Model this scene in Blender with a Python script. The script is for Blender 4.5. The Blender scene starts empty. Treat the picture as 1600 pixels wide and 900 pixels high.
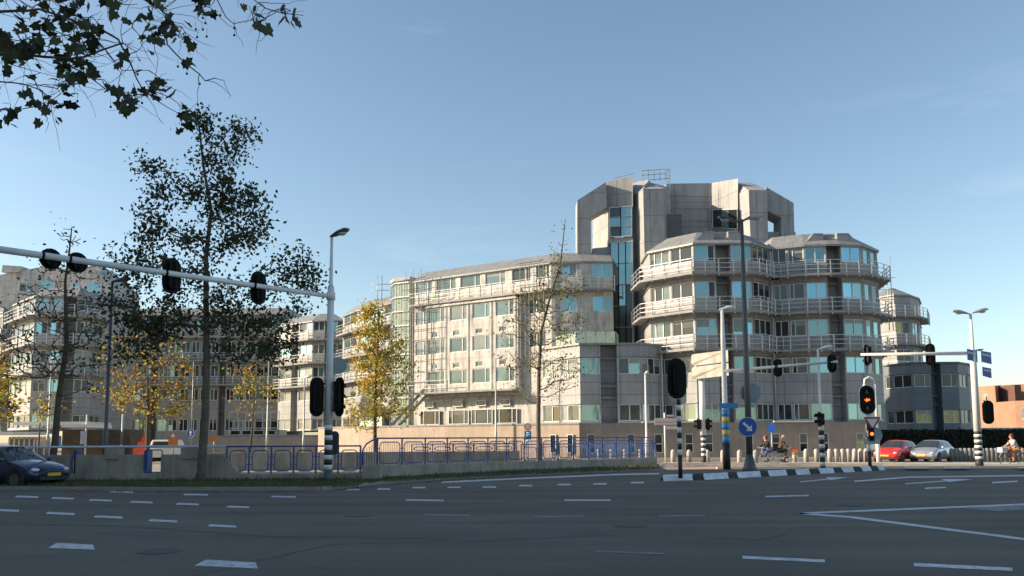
import bpy, bmesh, math, random
from mathutils import Vector, Matrix
R = math.radians
random.seed(7)
S = bpy.context.scene
COL = S.collection

# ------------------------------------------------------------------ camera
F = 1250.0; PP = (800.0, 566.0); EYE = 1.65
CR = Matrix.Rotation(R(90 + 5.5), 3, 'X') @ Matrix.Rotation(R(-0.3), 3, 'Z')
cam_d = bpy.data.cameras.new('camera'); cam = bpy.data.objects.new('camera', cam_d); COL.objects.link(cam)
cam.matrix_world = Matrix.Translation((0, 0, EYE)) @ CR.to_4x4()
cam_d.sensor_width = 36; cam_d.lens = F * 36 / 1600
cam_d.shift_y = (PP[1] - 450) / 1600.0
cam_d.clip_start = 0.1; cam_d.clip_end = 6000
S.camera = cam

# ------------------------------------------------------------------ sky, sun, exposure
SUN_EL = R(22); SUN_AZ = Vector((-1.0, -0.015, 0)).normalized()
W = bpy.data.worlds.new('World'); S.world = W; W.use_nodes = True
nt = W.node_tree; nt.nodes.clear()
out = nt.nodes.new('ShaderNodeOutputWorld'); bg = nt.nodes.new('ShaderNodeBackground')
sky = nt.nodes.new('ShaderNodeTexSky'); sky.sky_type = 'NISHITA'; sky.sun_disc = False
sky.sun_elevation = SUN_EL; sky.sun_rotation = math.atan2(SUN_AZ.x, SUN_AZ.y)
sky.altitude = 10; sky.air_density = 1.0; sky.dust_density = 0.8; sky.ozone_density = 1.3
bg.inputs['Strength'].default_value = 0.112
# thin high cirrus wisps
tc = nt.nodes.new('ShaderNodeTexCoord'); mp = nt.nodes.new('ShaderNodeMapping')
mp.inputs['Rotation'].default_value = (0.3, 0.55, 0.2); mp.inputs['Scale'].default_value = (1.4, 2.0, 9.0)
nz = nt.nodes.new('ShaderNodeTexNoise'); nz.inputs['Scale'].default_value = 1.6; nz.inputs['Detail'].default_value = 7
nz.inputs['Distortion'].default_value = 0.9
rp = nt.nodes.new('ShaderNodeValToRGB'); rp.color_ramp.elements[0].position = 0.63; rp.color_ramp.elements[1].position = 0.95
rp.color_ramp.elements[1].color = (0.15, 0.15, 0.15, 1)
mx = nt.nodes.new('ShaderNodeMix'); mx.data_type = 'RGBA'
mx.inputs[7].default_value = (7.2, 7.0, 6.8, 1)
nt.links.new(tc.outputs['Generated'], mp.inputs['Vector']); nt.links.new(mp.outputs[0], nz.inputs['Vector'])
nt.links.new(nz.outputs['Fac'], rp.inputs[0]); nt.links.new(rp.outputs[0], mx.inputs[0])
nt.links.new(sky.outputs[0], mx.inputs[6]); tn = nt.nodes.new('ShaderNodeVectorMath'); tn.operation = 'MULTIPLY'; tn.inputs[1].default_value = (1.0, 1.01, 0.95)
nt.links.new(mx.outputs[2], tn.inputs[0]); nt.links.new(tn.outputs[0], bg.inputs[0]); nt.links.new(bg.outputs[0], out.inputs[0])
sl = bpy.data.lights.new('sun', 'SUN'); so = bpy.data.objects.new('sun', sl); COL.objects.link(so)
sl.energy = 5.0; sl.angle = R(0.5); sl.color = (1.0, 0.82, 0.60)
sd = Vector((SUN_AZ.x * math.cos(SUN_EL), SUN_AZ.y * math.cos(SUN_EL), math.sin(SUN_EL)))
so.rotation_euler = sd.to_track_quat('Z', 'Y').to_euler(); so.location = (0, 0, 60)
S.view_settings.view_transform = 'Standard'; S.view_settings.look = 'None'
S.view_settings.exposure = 0.88; S.view_settings.gamma = 1.0
S.view_settings.use_curve_mapping = False

# ------------------------------------------------------------------ measuring helpers
def ray(px, py):
    return CR @ Vector(((px - PP[0]) / F, (PP[1] - py) / F, -1.0))
def at(px, py, Y):
    d = ray(px, py); t = Y / d.y
    return Vector((d.x * t, Y, EYE + d.z * t))
def gp(px, py, z=0.0):
    d = ray(px, py); t = (z - EYE) / d.z
    return Vector((d.x * t, d.y * t, z))
def P2(px, py, Y):
    p = at(px, py, Y); return (p.x, p.y)

# ------------------------------------------------------------------ materials
MATS = {}
def mat(name, col, rough=0.7, metal=0.0, var=0.15, vscale=1.5, bump=0.0, bscale=40, spec=0.5, emit=None, estr=0,
        brick=None, seams=None, stain=0.0, rnd=0.0, transl=0.0, coat=0.0):
    if name in MATS: return MATS[name]
    m = bpy.data.materials.new(name); m.use_nodes = True; N = m.node_tree.nodes; L = m.node_tree.links
    b = N['Principled BSDF']; b.inputs['Roughness'].default_value = rough; b.inputs['Metallic'].default_value = metal
    b.inputs['Specular IOR Level'].default_value = spec
    if coat: b.inputs['Coat Weight'].default_value = coat; b.inputs['Coat Roughness'].default_value = 0.05
    t = N.new('ShaderNodeTexCoord')
    n1 = N.new('ShaderNodeTexNoise'); n1.inputs['Scale'].default_value = vscale; n1.inputs['Detail'].default_value = 6
    L.new(t.outputs['Object'], n1.inputs['Vector'])
    mr = N.new('ShaderNodeMapRange'); mr.inputs[1].default_value = 0.25; mr.inputs[2].default_value = 0.75
    mr.inputs[3].default_value = 1 - var; mr.inputs[4].default_value = 1 + var
    L.new(n1.outputs['Fac'], mr.inputs[0])
    hv = N.new('ShaderNodeVectorMath'); hv.operation = 'SCALE'
    L.new(mr.outputs[0], hv.inputs['Scale'])
    hv.inputs[0].default_value = col[:3]
    cur = hv.outputs[0]
    if brick:
        c1, c2, mc, bw, bh, ms = brick
        bt = N.new('ShaderNodeTexBrick'); bt.inputs['Color1'].default_value = (*c1, 1); bt.inputs['Color2'].default_value = (*c2, 1)
        bt.inputs['Mortar'].default_value = (*mc, 1); bt.inputs['Scale'].default_value = 1.0
        bt.inputs['Brick Width'].default_value = bw; bt.inputs['Row Height'].default_value = bh; bt.inputs['Mortar Size'].default_value = ms
        L.new(t.outputs['UV'], bt.inputs['Vector']); L.new(bt.outputs['Color'], hv.inputs[0])
    if seams:
        sw, sh, ss, sc = seams
        bt = N.new('ShaderNodeTexBrick'); bt.offset = 0
        bt.inputs['Color1'].default_value = (1, 1, 1, 1); bt.inputs['Color2'].default_value = (0.93, 0.93, 0.93, 1)
        bt.inputs['Mortar'].default_value = (sc, sc, sc, 1); bt.inputs['Scale'].default_value = 1.0
        bt.inputs['Brick Width'].default_value = sw; bt.inputs['Row Height'].default_value = sh; bt.inputs['Mortar Size'].default_value = ss
        L.new(t.outputs['UV'], bt.inputs['Vector'])
        mm = N.new('ShaderNodeVectorMath'); mm.operation = 'MULTIPLY'
        L.new(cur, mm.inputs[0]); L.new(bt.outputs['Color'], mm.inputs[1]); cur = mm.outputs[0]
    if stain:
        mp_ = N.new('ShaderNodeMapping'); mp_.inputs['Scale'].default_value = (1.3, 1.3, 0.22)
        n2 = N.new('ShaderNodeTexNoise'); n2.inputs['Scale'].default_value = 1.7; n2.inputs['Detail'].default_value = 8; n2.inputs['Roughness'].default_value = 0.7
        L.new(t.outputs['Object'], mp_.inputs[0]); L.new(mp_.outputs[0], n2.inputs['Vector'])
        m2 = N.new('ShaderNodeMapRange'); m2.inputs[1].default_value = 0.42; m2.inputs[2].default_value = 0.7
        m2.inputs[3].default_value = 1.0; m2.inputs[4].default_value = 1 - stain
        L.new(n2.outputs['Fac'], m2.inputs[0])
        mm = N.new('ShaderNodeVectorMath'); mm.operation = 'SCALE'; L.new(cur, mm.inputs[0]); L.new(m2.outputs[0], mm.inputs['Scale']); cur = mm.outputs[0]
    if rnd:
        oi = N.new('ShaderNodeObjectInfo'); m3 = N.new('ShaderNodeMapRange'); m3.inputs[3].default_value = 1 - rnd; m3.inputs[4].default_value = 1 + rnd
        L.new(oi.outputs['Random'], m3.inputs[0])
        mm = N.new('ShaderNodeVectorMath'); mm.operation = 'SCALE'; L.new(cur, mm.inputs[0]); L.new(m3.outputs[0], mm.inputs['Scale']); cur = mm.outputs[0]
    L.new(cur, b.inputs['Base Color'])
    if bump:
        n3 = N.new('ShaderNodeTexNoise'); n3.inputs['Scale'].default_value = bscale; n3.inputs['Detail'].default_value = 3
        L.new(t.outputs['Object'], n3.inputs['Vector'])
        bp = N.new('ShaderNodeBump'); bp.inputs['Strength'].default_value = bump; bp.inputs['Distance'].default_value = 0.02
        L.new(n3.outputs['Fac'], bp.inputs['Height']); L.new(bp.outputs[0], b.inputs['Normal'])
    if emit:
        b.inputs['Emission Color'].default_value = (*emit, 1); b.inputs['Emission Strength'].default_value = estr
    if transl:
        tr = N.new('ShaderNodeBsdfTranslucent'); ms_ = N.new('ShaderNodeMixShader'); ms_.inputs[0].default_value = transl
        L.new(cur, tr.inputs[0]); L.new(b.outputs[0], ms_.inputs[1]); L.new(tr.outputs[0], ms_.inputs[2])
        L.new(ms_.outputs[0], N['Material Output'].inputs['Surface'])
    MATS[name] = m; return m

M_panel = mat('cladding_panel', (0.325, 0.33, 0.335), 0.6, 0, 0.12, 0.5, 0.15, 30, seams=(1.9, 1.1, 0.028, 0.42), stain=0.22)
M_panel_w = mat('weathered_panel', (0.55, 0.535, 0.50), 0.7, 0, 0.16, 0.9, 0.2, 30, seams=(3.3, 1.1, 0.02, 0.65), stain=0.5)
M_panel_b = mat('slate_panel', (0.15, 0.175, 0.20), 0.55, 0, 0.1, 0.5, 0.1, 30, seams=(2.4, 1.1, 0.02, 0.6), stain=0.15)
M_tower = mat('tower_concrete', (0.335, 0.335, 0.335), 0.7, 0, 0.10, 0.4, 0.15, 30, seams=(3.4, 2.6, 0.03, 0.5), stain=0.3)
M_paneld = mat('shaded_panel', (0.25, 0.25, 0.24), 0.65, 0, 0.1, 0.5, 0.1, 30, seams=(2.4, 1.1, 0.02, 0.6), stain=0.2)  # darker copy of the cladding, shade of the wing put into its colour
M_roofm = mat('roof_sheet', (0.27, 0.275, 0.275), 0.5, 0.1, 0.12, 0.7, 0.1, 20, seams=(0.8, 50, 0.02, 0.6), stain=0.3)
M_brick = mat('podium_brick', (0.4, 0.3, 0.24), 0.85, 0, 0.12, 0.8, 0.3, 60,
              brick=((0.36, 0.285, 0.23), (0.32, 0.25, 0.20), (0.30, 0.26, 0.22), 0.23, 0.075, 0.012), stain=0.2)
M_redbrick = mat('red_brick', (0.4, 0.2, 0.12), 0.85, 0, 0.2, 0.3, 0.3, 60,
              brick=((0.36, 0.19, 0.115), (0.31, 0.155, 0.095), (0.3, 0.2, 0.14), 0.5, 0.16, 0.02), stain=0.15)
M_frame = mat('window_frame', (0.68, 0.68, 0.67), 0.45, 0.0, 0.06)
M_frame_d = mat('dark_frame', (0.06, 0.065, 0.07), 0.5)
M_slab = mat('balcony_slab', (0.30, 0.295, 0.285), 0.75, 0, 0.15, 1, 0.2, 20, stain=0.25)
M_rail = mat('galvanised_rail', (0.52, 0.52, 0.51), 0.4, 0.25, 0.08)
G_teal = mat('glass_teal', (0.23, 0.37, 0.39), 0.05, 0.75, 0.10, 0.6, 0.05, 1.2, rnd=0.2)
G_blue = mat('glass_blue', (0.26, 0.46, 0.55), 0.05, 0.85, 0.08, 0.6, 0.05, 1.2, rnd=0.15)
G_dark = mat('glass_dark', (0.018, 0.022, 0.024), 0.05, 0, 0.3, 0.8, 0.05, 1.2, spec=0.6)
G_grey = mat('glass_grey', (0.06, 0.08, 0.08), 0.07, 0.15, 0.25, 0.9, 0.05, 1.2, rnd=0.3)
G_blind = mat('glass_blind', (0.22, 0.25, 0.235), 0.2, 0.1, 0.12, 1.5, rnd=0.2)
G_shade = mat('dark_blind', (0.10, 0.11, 0.105), 0.15, 0.0, 0.2, 1.5, rnd=0.3)
G_sage = mat('glass_sage', (0.15, 0.20, 0.19), 0.06, 0.4, 0.15, 0.8, 0.05, 1.2, rnd=0.25)
G_yel = mat('glass_yellow_reflection', (0.46, 0.40, 0.16), 0.2, 0.1, 0.35, 1.5)  # reflection of a yellow tree painted into the pane colour
M_conc = mat('bridge_concrete', (0.36, 0.325, 0.27), 0.9, 0, 0.2, 1.2, 0.5, 40, stain=0.4)
M_blue = mat('blue_paint', (0.03, 0.095, 0.28), 0.4, 0, 0.12, 3, rnd=0.08)
M_white = mat('white_paint', (0.72, 0.72, 0.70), 0.45, 0, 0.06, 4, stain=0.12)
M_wgrey = mat('mast_paint', (0.74, 0.75, 0.76), 0.4, 0.0, 0.07, 3, stain=0.15)
M_black = mat('black_plastic', (0.004, 0.004, 0.0045), 0.6, 0, 0.2, spec=0.2)
M_blk2 = mat('black_band', (0.02, 0.02, 0.022), 0.6)
M_steel = mat('dark_steel', (0.10, 0.105, 0.11), 0.5, 0.3, 0.12)
M_galv = mat('galvanised_steel', (0.38, 0.38, 0.37), 0.5, 0.4, 0.12)
M_bark = mat('bark', (0.10, 0.075, 0.055), 0.95, 0, 0.35, 6, 0.8, 25)
M_barkp = mat('plane_bark', (0.13, 0.11, 0.085), 0.95, 0, 0.4, 4, 0.6, 15)
LEAF_G = [mat('leaf_green_a', (0.045, 0.065, 0.022), 0.6, transl=0.25), mat('leaf_green_b', (0.075, 0.09, 0.03), 0.6, transl=0.25),
          mat('leaf_brown', (0.11, 0.075, 0.025), 0.7, transl=0.25), mat('leaf_dark', (0.03, 0.04, 0.018), 0.6, transl=0.15)]
LEAF_Y = [mat('leaf_yellow', (0.66, 0.46, 0.04), 0.6, transl=0.4), mat('leaf_gold', (0.50, 0.31, 0.03), 0.6, transl=0.4),
          mat('leaf_yellowgreen', (0.36, 0.38, 0.05), 0.6, transl=0.4), mat('leaf_ochre', (0.34, 0.18, 0.05), 0.7, transl=0.35)]
LEAF_M = [LEAF_Y[0], LEAF_Y[2], LEAF_G[1], LEAF_Y[3]]

# ------------------------------------------------------------------ mesh builder
BASE = {}
class MB:
    def __init__(s): s.v = []; s.f = []; s.m = []; s.s = []
    def face(s, pts, m=0, sm=False):
        i = len(s.v); s.v += [Vector(p) for p in pts]; s.f.append(list(range(i, i + len(pts)))); s.m.append(m); s.s.append(sm)
    def hexa(s, b, t, m=0):      # b,t: 4 bottom/4 top points
        i = len(s.v); s.v += [Vector(p) for p in b] + [Vector(p) for p in t]
        for f in ((0, 3, 2, 1), (4, 5, 6, 7), (0, 1, 5, 4), (1, 2, 6, 5), (2, 3, 7, 6), (3, 0, 4, 7)):
            s.f.append([i + k for k in f]); s.m.append(m); s.s.append(False)
    def box(s, x0, x1, y0, y1, z0, z1, m=0):
        s.hexa([(x0, y0, z0), (x1, y0, z0), (x1, y1, z0), (x0, y1, z0)], [(x0, y0, z1), (x1, y0, z1), (x1, y1, z1), (x0, y1, z1)], m)
    def beam(s, a, b, w, h, m=0):
        a = Vector(a); b = Vector(b); d = (b - a)
        if d.length < 1e-5: return
        d.normalize(); up = Vector((0, 0, 1)) if abs(d.z) < 0.95 else Vector((0, 1, 0))
        r = d.cross(up).normalized() * w / 2; u = r.cross(d).normalized() * h / 2
        s.hexa([a - r - u, a + r - u, a + r + u, a - r + u], [b - r - u, b + r - u, b + r + u, b - r + u], m)
    def prism(s, poly, z0, z1, m=0):
        n = len(poly); i = len(s.v)
        s.v += [Vector((p[0], p[1], z0)) for p in poly] + [Vector((p[0], p[1], z1)) for p in poly]
        for k in range(n):
            j = (k + 1) % n; s.f.append([i + k, i + j, i + n + j, i + n + k]); s.m.append(m); s.s.append(False)
        s.f.append([i + n + k for k in range(n)]); s.m.append(m); s.s.append(False)
        s.f.append([i + k for k in reversed(range(n))]); s.m.append(m); s.s.append(False)
    def extr(s, pts, vec, m=0, sm=False):
        n = len(pts); i = len(s.v); vec = Vector(vec)
        s.v += [Vector(p) for p in pts] + [Vector(p) + vec for p in pts]
        for k in range(n):
            j = (k + 1) % n; s.f.append([i + k, i + j, i + n + j, i + n + k]); s.m.append(m); s.s.append(sm)
        s.f.append([i + n + k for k in range(n)]); s.m.append(m); s.s.append(False)
        s.f.append([i + k for k in reversed(range(n))]); s.m.append(m); s.s.append(False)
    def tube(s, pts, rad, n=8, m=0, cap=True, closed=False):
        pts = [Vector(p) for p in pts]
        if not isinstance(rad, (list, tuple)): rad = [rad] * len(pts)
        i0 = len(s.v); prev = None
        for k, p in enumerate(pts):
            if closed: d = pts[(k + 1) % len(pts)] - pts[k - 1]
            else: d = pts[min(k + 1, len(pts) - 1)] - pts[max(k - 1, 0)]
            if d.length < 1e-6: d = Vector((0, 0, 1))
            d.normalize()
            if prev is None:
                u = Vector((1, 0, 0)) if abs(d.x) < 0.8 else Vector((0, 1, 0))
            else: u = prev
            u = (u - d * u.dot(d)).normalized(); prev = u; w = d.cross(u)
            for j in range(n):
                a = 2 * math.pi * j / n; s.v.append(p + (u * math.cos(a) + w * math.sin(a)) * rad[k])
        K = len(pts)
        for k in range(K if closed else K - 1):
            k2 = (k + 1) % K
            for j in range(n):
                j2 = (j + 1) % n
                s.f.append([i0 + k * n + j, i0 + k * n + j2, i0 + k2 * n + j2, i0 + k2 * n + j]); s.m.append(m); s.s.append(True)
        if cap and not closed:
            s.f.append([i0 + j for j in range(n)]); s.m.append(m); s.s.append(False)
            s.f.append([i0 + (K - 1) * n + j for j in range(n)]); s.m.append(m); s.s.append(False)
    def cyl(s, x, y, z0, z1, r, r2=None, n=14, m=0): s.tube([(x, y, z0), (x, y, z1)], [r, r if r2 is None else r2], n, m)
    def ball(s, c, rx, ry=None, rz=None, m=0, n=10, k=6):
        ry = ry or rx; rz = rz or rx; c = Vector(c); i0 = len(s.v)
        for a in range(1, k):
            t = math.pi * a / k
            for b in range(n):
                q = 2 * math.pi * b / n; s.v.append(c + Vector((rx * math.sin(t) * math.cos(q), ry * math.sin(t) * math.sin(q), rz * math.cos(t))))
        s.v += [c + Vector((0, 0, rz)), c - Vector((0, 0, rz))]; T = len(s.v) - 2
        for a in range(k - 2):
            for b in range(n):
                b2 = (b + 1) % n; s.f.append([i0 + a * n + b, i0 + (a + 1) * n + b, i0 + (a + 1) * n + b2, i0 + a * n + b2]); s.m.append(m); s.s.append(True)
        for b in range(n):
            b2 = (b + 1) % n
            s.f.append([T, i0 + b, i0 + b2]); s.m.append(m); s.s.append(True)
            s.f.append([T + 1, i0 + (k - 2) * n + b2, i0 + (k - 2) * n + b]); s.m.append(m); s.s.append(True)
    def build(s, name, mats, parent=None, loc=None, fix=True, bevel=0):
        o0 = BASE[parent.name] if parent else Vector(loc or (0, 0, 0))
        me = bpy.data.meshes.new(name)
        me.from_pydata([tuple(v - o0) for v in s.v], [], s.f)
        if not isinstance(mats, (list, tuple)): mats = [mats]
        for m_ in mats: me.materials.append(m_)
        me.polygons.foreach_set('material_index', s.m); me.polygons.foreach_set('use_smooth', s.s)
        if fix:
            b = bmesh.new(); b.from_mesh(me); bmesh.ops.recalc_face_normals(b, faces=b.faces); b.to_mesh(me); b.free()
        uv = me.uv_layers.new(name='UVMap'); data = []
        for p in me.polygons:
            nn = p.normal
            if abs(nn.z) > 0.9: t1 = Vector((1, 0, 0)); t2 = Vector((0, 1, 0))
            else:
                t1 = Vector((-nn.y, nn.x, 0)).normalized(); t2 = nn.cross(t1)
                if t2.z < 0: t2 = -t2
                if t1.x < 0 or (abs(t1.x) < 1e-3 and t1.y < 0): t1 = -t1
            for li in p.loop_indices:
                co = me.vertices[me.loops[li].vertex_index].co + o0
                data += [co.dot(t1), co.dot(t2) if abs(nn.z) > 0.9 or abs(nn.z) > 0.15 else co.z]
        uv.data.foreach_set('uv', data)
        o = bpy.data.objects.new(name, me); COL.objects.link(o)
        if parent: o.parent = parent
        else: o.location = o0
        BASE[o.name] = o0.copy()
        if bevel:
            md = o.modifiers.new('bevel', 'BEVEL'); md.width = bevel; md.segments = 2; md.limit_method = 'ANGLE'
        return o

def tag(o, label, cat, group=None):
    o['label'] = label; o['category'] = cat
    if group: o['group'] = group
    return o
def thing(name, label, cat, loc=(0, 0, 0), group=None):
    o = bpy.data.objects.new(name, None); COL.objects.link(o); o.location = loc; BASE[o.name] = Vector(loc)
    o.empty_display_size = 0.3
    return tag(o, label, cat, group)
def struct(o, kind='structure'): o['kind'] = kind; return o
def copy_tree(o, parent=None):
    c = o.copy(); COL.objects.link(c); BASE[c.name] = BASE[o.name].copy()
    if parent: c.parent = parent
    for ch in [k for k in o.children if k != c]: copy_tree(ch, c)
    return c

# ------------------------------------------------------------------ ground
def sheet(name, pts, m, z=0.0, kind='structure'):
    b = MB(); b.face([(p[0], p[1], z) for p in pts]); o = b.build(name, m); o['kind'] = kind; return o
M_ground = mat('paving', (0.30, 0.27, 0.23), 0.9, 0, 0.18, 0.5, 0.3, 12, brick=((0.33, 0.29, 0.245), (0.29, 0.255, 0.215), (0.2, 0.18, 0.15), 0.3, 0.3, 0.01), stain=0.2)
M_asph = mat('asphalt', (0.135, 0.122, 0.104), 0.88, 0, 0.20, 0.22, 0.7, 90, spec=0.35)
def asphalt_detail():
    m = M_asph; N = m.node_tree.nodes; L = m.node_tree.links; b = N['Principled BSDF']
    src = b.inputs['Base Color'].links[0].from_socket
    t = N.new('ShaderNodeTexCoord')
    n = N.new('ShaderNodeTexNoise'); n.inputs['Scale'].default_value = 35; n.inputs['Detail'].default_value = 4; n.inputs['Roughness'].default_value = 0.8
    L.new(t.outputs['Object'], n.inputs['Vector'])
    r = N.new('ShaderNodeMapRange'); r.inputs[1].default_value = 0.3; r.inputs[2].default_value = 0.75; r.inputs[3].default_value = 0.72; r.inputs[4].default_value = 1.35
    L.new(n.outputs['Fac'], r.inputs[0])
    v = N.new('ShaderNodeVectorMath'); v.operation = 'SCALE'; L.new(src, v.inputs[0]); L.new(r.outputs[0], v.inputs['Scale'])
    # long repair streaks / tyre-polished tracks and cracks
    mp2 = N.new('ShaderNodeMapping'); mp2.inputs['Rotation'].default_value = (0, 0, R(6)); mp2.inputs['Scale'].default_value = (0.05, 0.8, 1)
    n2 = N.new('ShaderNodeTexNoise'); n2.inputs['Scale'].default_value = 1.0; n2.inputs['Detail'].default_value = 5
    L.new(t.outputs['Object'], mp2.inputs[0]); L.new(mp2.outputs[0], n2.inputs['Vector'])
    r2 = N.new('ShaderNodeMapRange'); r2.inputs[1].default_value = 0.3; r2.inputs[2].default_value = 0.7; r2.inputs[3].default_value = 0.8; r2.inputs[4].default_value = 1.22
    L.new(n2.outputs['Fac'], r2.inputs[0])
    v2 = N.new('ShaderNodeVectorMath'); v2.operation = 'SCALE'; L.new(v.outputs[0], v2.inputs[0]); L.new(r2.outputs[0], v2.inputs['Scale'])
    vo = N.new('ShaderNodeTexVoronoi'); vo.feature = 'DISTANCE_TO_EDGE'; vo.inputs['Scale'].default_value = 0.11
    n4 = N.new('ShaderNodeTexNoise'); n4.inputs['Scale'].default_value = 0.8; L.new(t.outputs['Object'], n4.inputs['Vector'])
    ad = N.new('ShaderNodeVectorMath'); ad.operation = 'MULTIPLY_ADD'; ad.inputs[1].default_value = (1.2, 1.2, 0)
    L.new(n4.outputs['Color'], ad.inputs[0]); L.new(t.outputs['Object'], ad.inputs[2]); L.new(ad.outputs[0], vo.inputs['Vector'])
    r3 = N.new('ShaderNodeMapRange'); r3.inputs[1].default_value = 0.0; r3.inputs[2].default_value = 0.006; r3.inputs[3].default_value = 0.86; r3.inputs[4].default_value = 1.0
    L.new(vo.outputs['Distance'], r3.inputs[0])
    v3 = N.new('ShaderNodeVectorMath'); v3.operation = 'SCALE'; L.new(v2.outputs[0], v3.inputs[0]); L.new(r3.outputs[0], v3.inputs['Scale'])
    L.new(v3.outputs[0], b.inputs['Base Color'])
asphalt_detail()
M_verge = mat('verge_soil', (0.045, 0.05, 0.02), 0.95, 0, 0.5, 3, 1.0, 20)
M_kerb = mat('kerb_stone', (0.26, 0.25, 0.235), 0.85, 0, 0.2, 2, 0.2, 30)
M_mark = mat('road_paint', (0.62, 0.64, 0.66), 0.7, 0, 0.25, 6, 0.3, 60, stain=0.3)
M_worn = mat('worn_road_paint', (0.30, 0.31, 0.32), 0.8, 0, 0.35, 6, 0.3, 60, stain=0.4)

def wear(m, lo, hi):
    N = m.node_tree.nodes; L = m.node_tree.links; b = N['Principled BSDF']; src = b.inputs['Base Color'].links[0].from_socket
    t = N.new('ShaderNodeTexCoord'); n = N.new('ShaderNodeTexNoise'); n.inputs['Scale'].default_value = 7; n.inputs['Detail'].default_value = 8; n.inputs['Roughness'].default_value = .75
    L.new(t.outputs['Object'], n.inputs['Vector']); q = N.new('ShaderNodeMapRange'); q.inputs[1].default_value = lo; q.inputs[2].default_value = hi
    L.new(n.outputs['Fac'], q.inputs[0]); x = N.new('ShaderNodeMix'); x.data_type = 'RGBA'; x.inputs[7].default_value = (.15, .14, .12, 1)
    L.new(q.outputs[0], x.inputs[0]); L.new(src, x.inputs[6]); L.new(x.outputs[2], b.inputs['Base Color'])
wear(M_mark, .53, .68); wear(M_worn, .42, .58)
sheet('ground', [(-900, -300), (900, -300), (900, 2500), (-900, 2500)], M_ground, 0.0)
# edge of the carriageway along the verge
KE = [(-80, 27.6), (gp(0, 766).x, gp(0, 766).y), *[(gp(x, y).x, gp(x, y).y) for x, y in ((250, 768), (500, 767), (600, 757), (720, 748), (850, 742), (960, 737.5), (1035, 735))]]
far_edge = [(gp(x, y).x, gp(x, y).y) for x, y in ((1120, 733), (1380, 732), (1600, 731), (1900, 731))]
road = sheet('road', [(-80, -40), (160, -40), (160, far_edge[-1][1])] + far_edge[::-1] + KE[::-1], M_asph, 0.004)
vb = MB()
wb = [(gp(x, y).x, gp(x, y).y) for x, y in ((0, 752), (250, 752), (560, 751), (700, 743), (860, 735), (1027, 730))]
vb.prism([(-80, 27.75)] + [(p[0], p[1] + 0.13) for p in KE[1:]] + wb[::-1] + [(-80, 31.8)], 0.0, 0.12)
struct(vb.build('verge', M_verge))
kb = MB()
for a, b_ in zip(KE[:-1], KE[1:]): kb.beam((a[0], a[1] + 0.07, 0.065), (b_[0], b_[1] + 0.07, 0.065), 0.14, 0.13)
struct(kb.build('verge_kerb', M_kerb))
# grass tufts on the verge
gb = MB()
M_grass = mat('grass', (0.07, 0.095, 0.025), 0.8, 0, 0.5, 1.2)
M_grass2 = mat('dry_grass', (0.13, 0.10, 0.04), 0.8, 0, 0.3, 1.2)
for i in range(15000):
    px = random.uniform(-60, 1030); t = random.random()
    if px < 560: y0, y1 = 766.0, 753.5
    else:
        k = (px - 560) / 470; y0 = 760 - 26 * k ** 0.75 + 2; y1 = 751 - 21 * k
    p = gp(px, y0 + (y1 - y0) * t)
    h = random.uniform(0.04, 0.11) * (1.6 if t > 0.8 else 1); a = random.uniform(0, 6.28); w = random.uniform(0.012, 0.03)
    d = Vector((math.cos(a) * w, math.sin(a) * w, 0)); l = Vector((random.uniform(-.05, .05), random.uniform(-.05, .05), h))
    gb.face([p + Vector((0, 0, .11)) - d, p + Vector((0, 0, .11)) + d, p + Vector((0, 0, .11)) + l], 0 if random.random() < 0.7 else 1)
struct(gb.build('grass', [M_grass, M_grass2], fix=False), 'stuff')
# fallen leaves in the gutter
lb = MB()
for i in range(900):
    px = random.uniform(100, 1030)
    y = 768 if px < 500 else 767 - 32 * ((px - 500) / 530) ** 0.7
    p = gp(px, y + random.gauss(0.5, 1.0)); a = random.uniform(0, 6.28); r = random.uniform(.03, .07)
    lb.face([p + Vector((r * math.cos(a + k * 1.57), r * math.sin(a + k * 1.57), 0.01 + random.uniform(0, .03))) for k in range(4)])
struct(lb.build('fallen_leaves', LEAF_Y[3], fix=False), 'stuff')

# far pavement kerb on the right and sunlit pavement
fk = MB()
fk.beam((*far_edge[0], 0.06), (*far_edge[1], 0.06), 0.25, 0.12); fk.beam((*far_edge[1], 0.06), (*far_edge[3], 0.06), 0.25, 0.12)
struct(fk.build('far_kerb', mat('yellow_kerb', (0.62, 0.56, 0.45), 0.8)))
pv_ = MB(); pp = [gp(1035, 729.6), gp(1380, 728.8), gp(1900, 728.6), gp(1900, 725.2), gp(1035, 726.0)]
pv_.prism([(p.x, p.y) for p in pp], 0.0, 0.14); struct(pv_.build('pavement', mat('pale_paving', (.55, .49, .40), .85, 0, .12, 1.0, stain=.15)))
cy = MB()
cy.face([gp(1035, 733.5, .008), gp(1380, 731.4, .008), gp(1900, 730.4, .008), gp(1900, 727, .008), gp(1035, 727.5, .008)])
struct(cy.build('cycle_path', mat('red_path', (0.42, 0.28, 0.22), 0.85, 0, 0.15)))
cz = MB()
for x0 in (1590, 1412, 1475):
    cz.face([gp(x0, 731.3, .13), gp(x0 + 40, 731.3, .13), gp(x0 + 40, 729.3, .13), gp(x0, 729.3, .13)])
struct(cz.build('kerb_marking', M_mark))
sr = MB()   # side street behind the bollards
sr.face([gp(560, 723, .012), gp(1900, 723, .012), gp(1900, 715.5, .012), gp(560, 717, .012)])
struct(sr.build('side_street', mat('pale_asphalt', (0.17, 0.155, 0.135), 0.85, 0, 0.15)))

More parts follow.
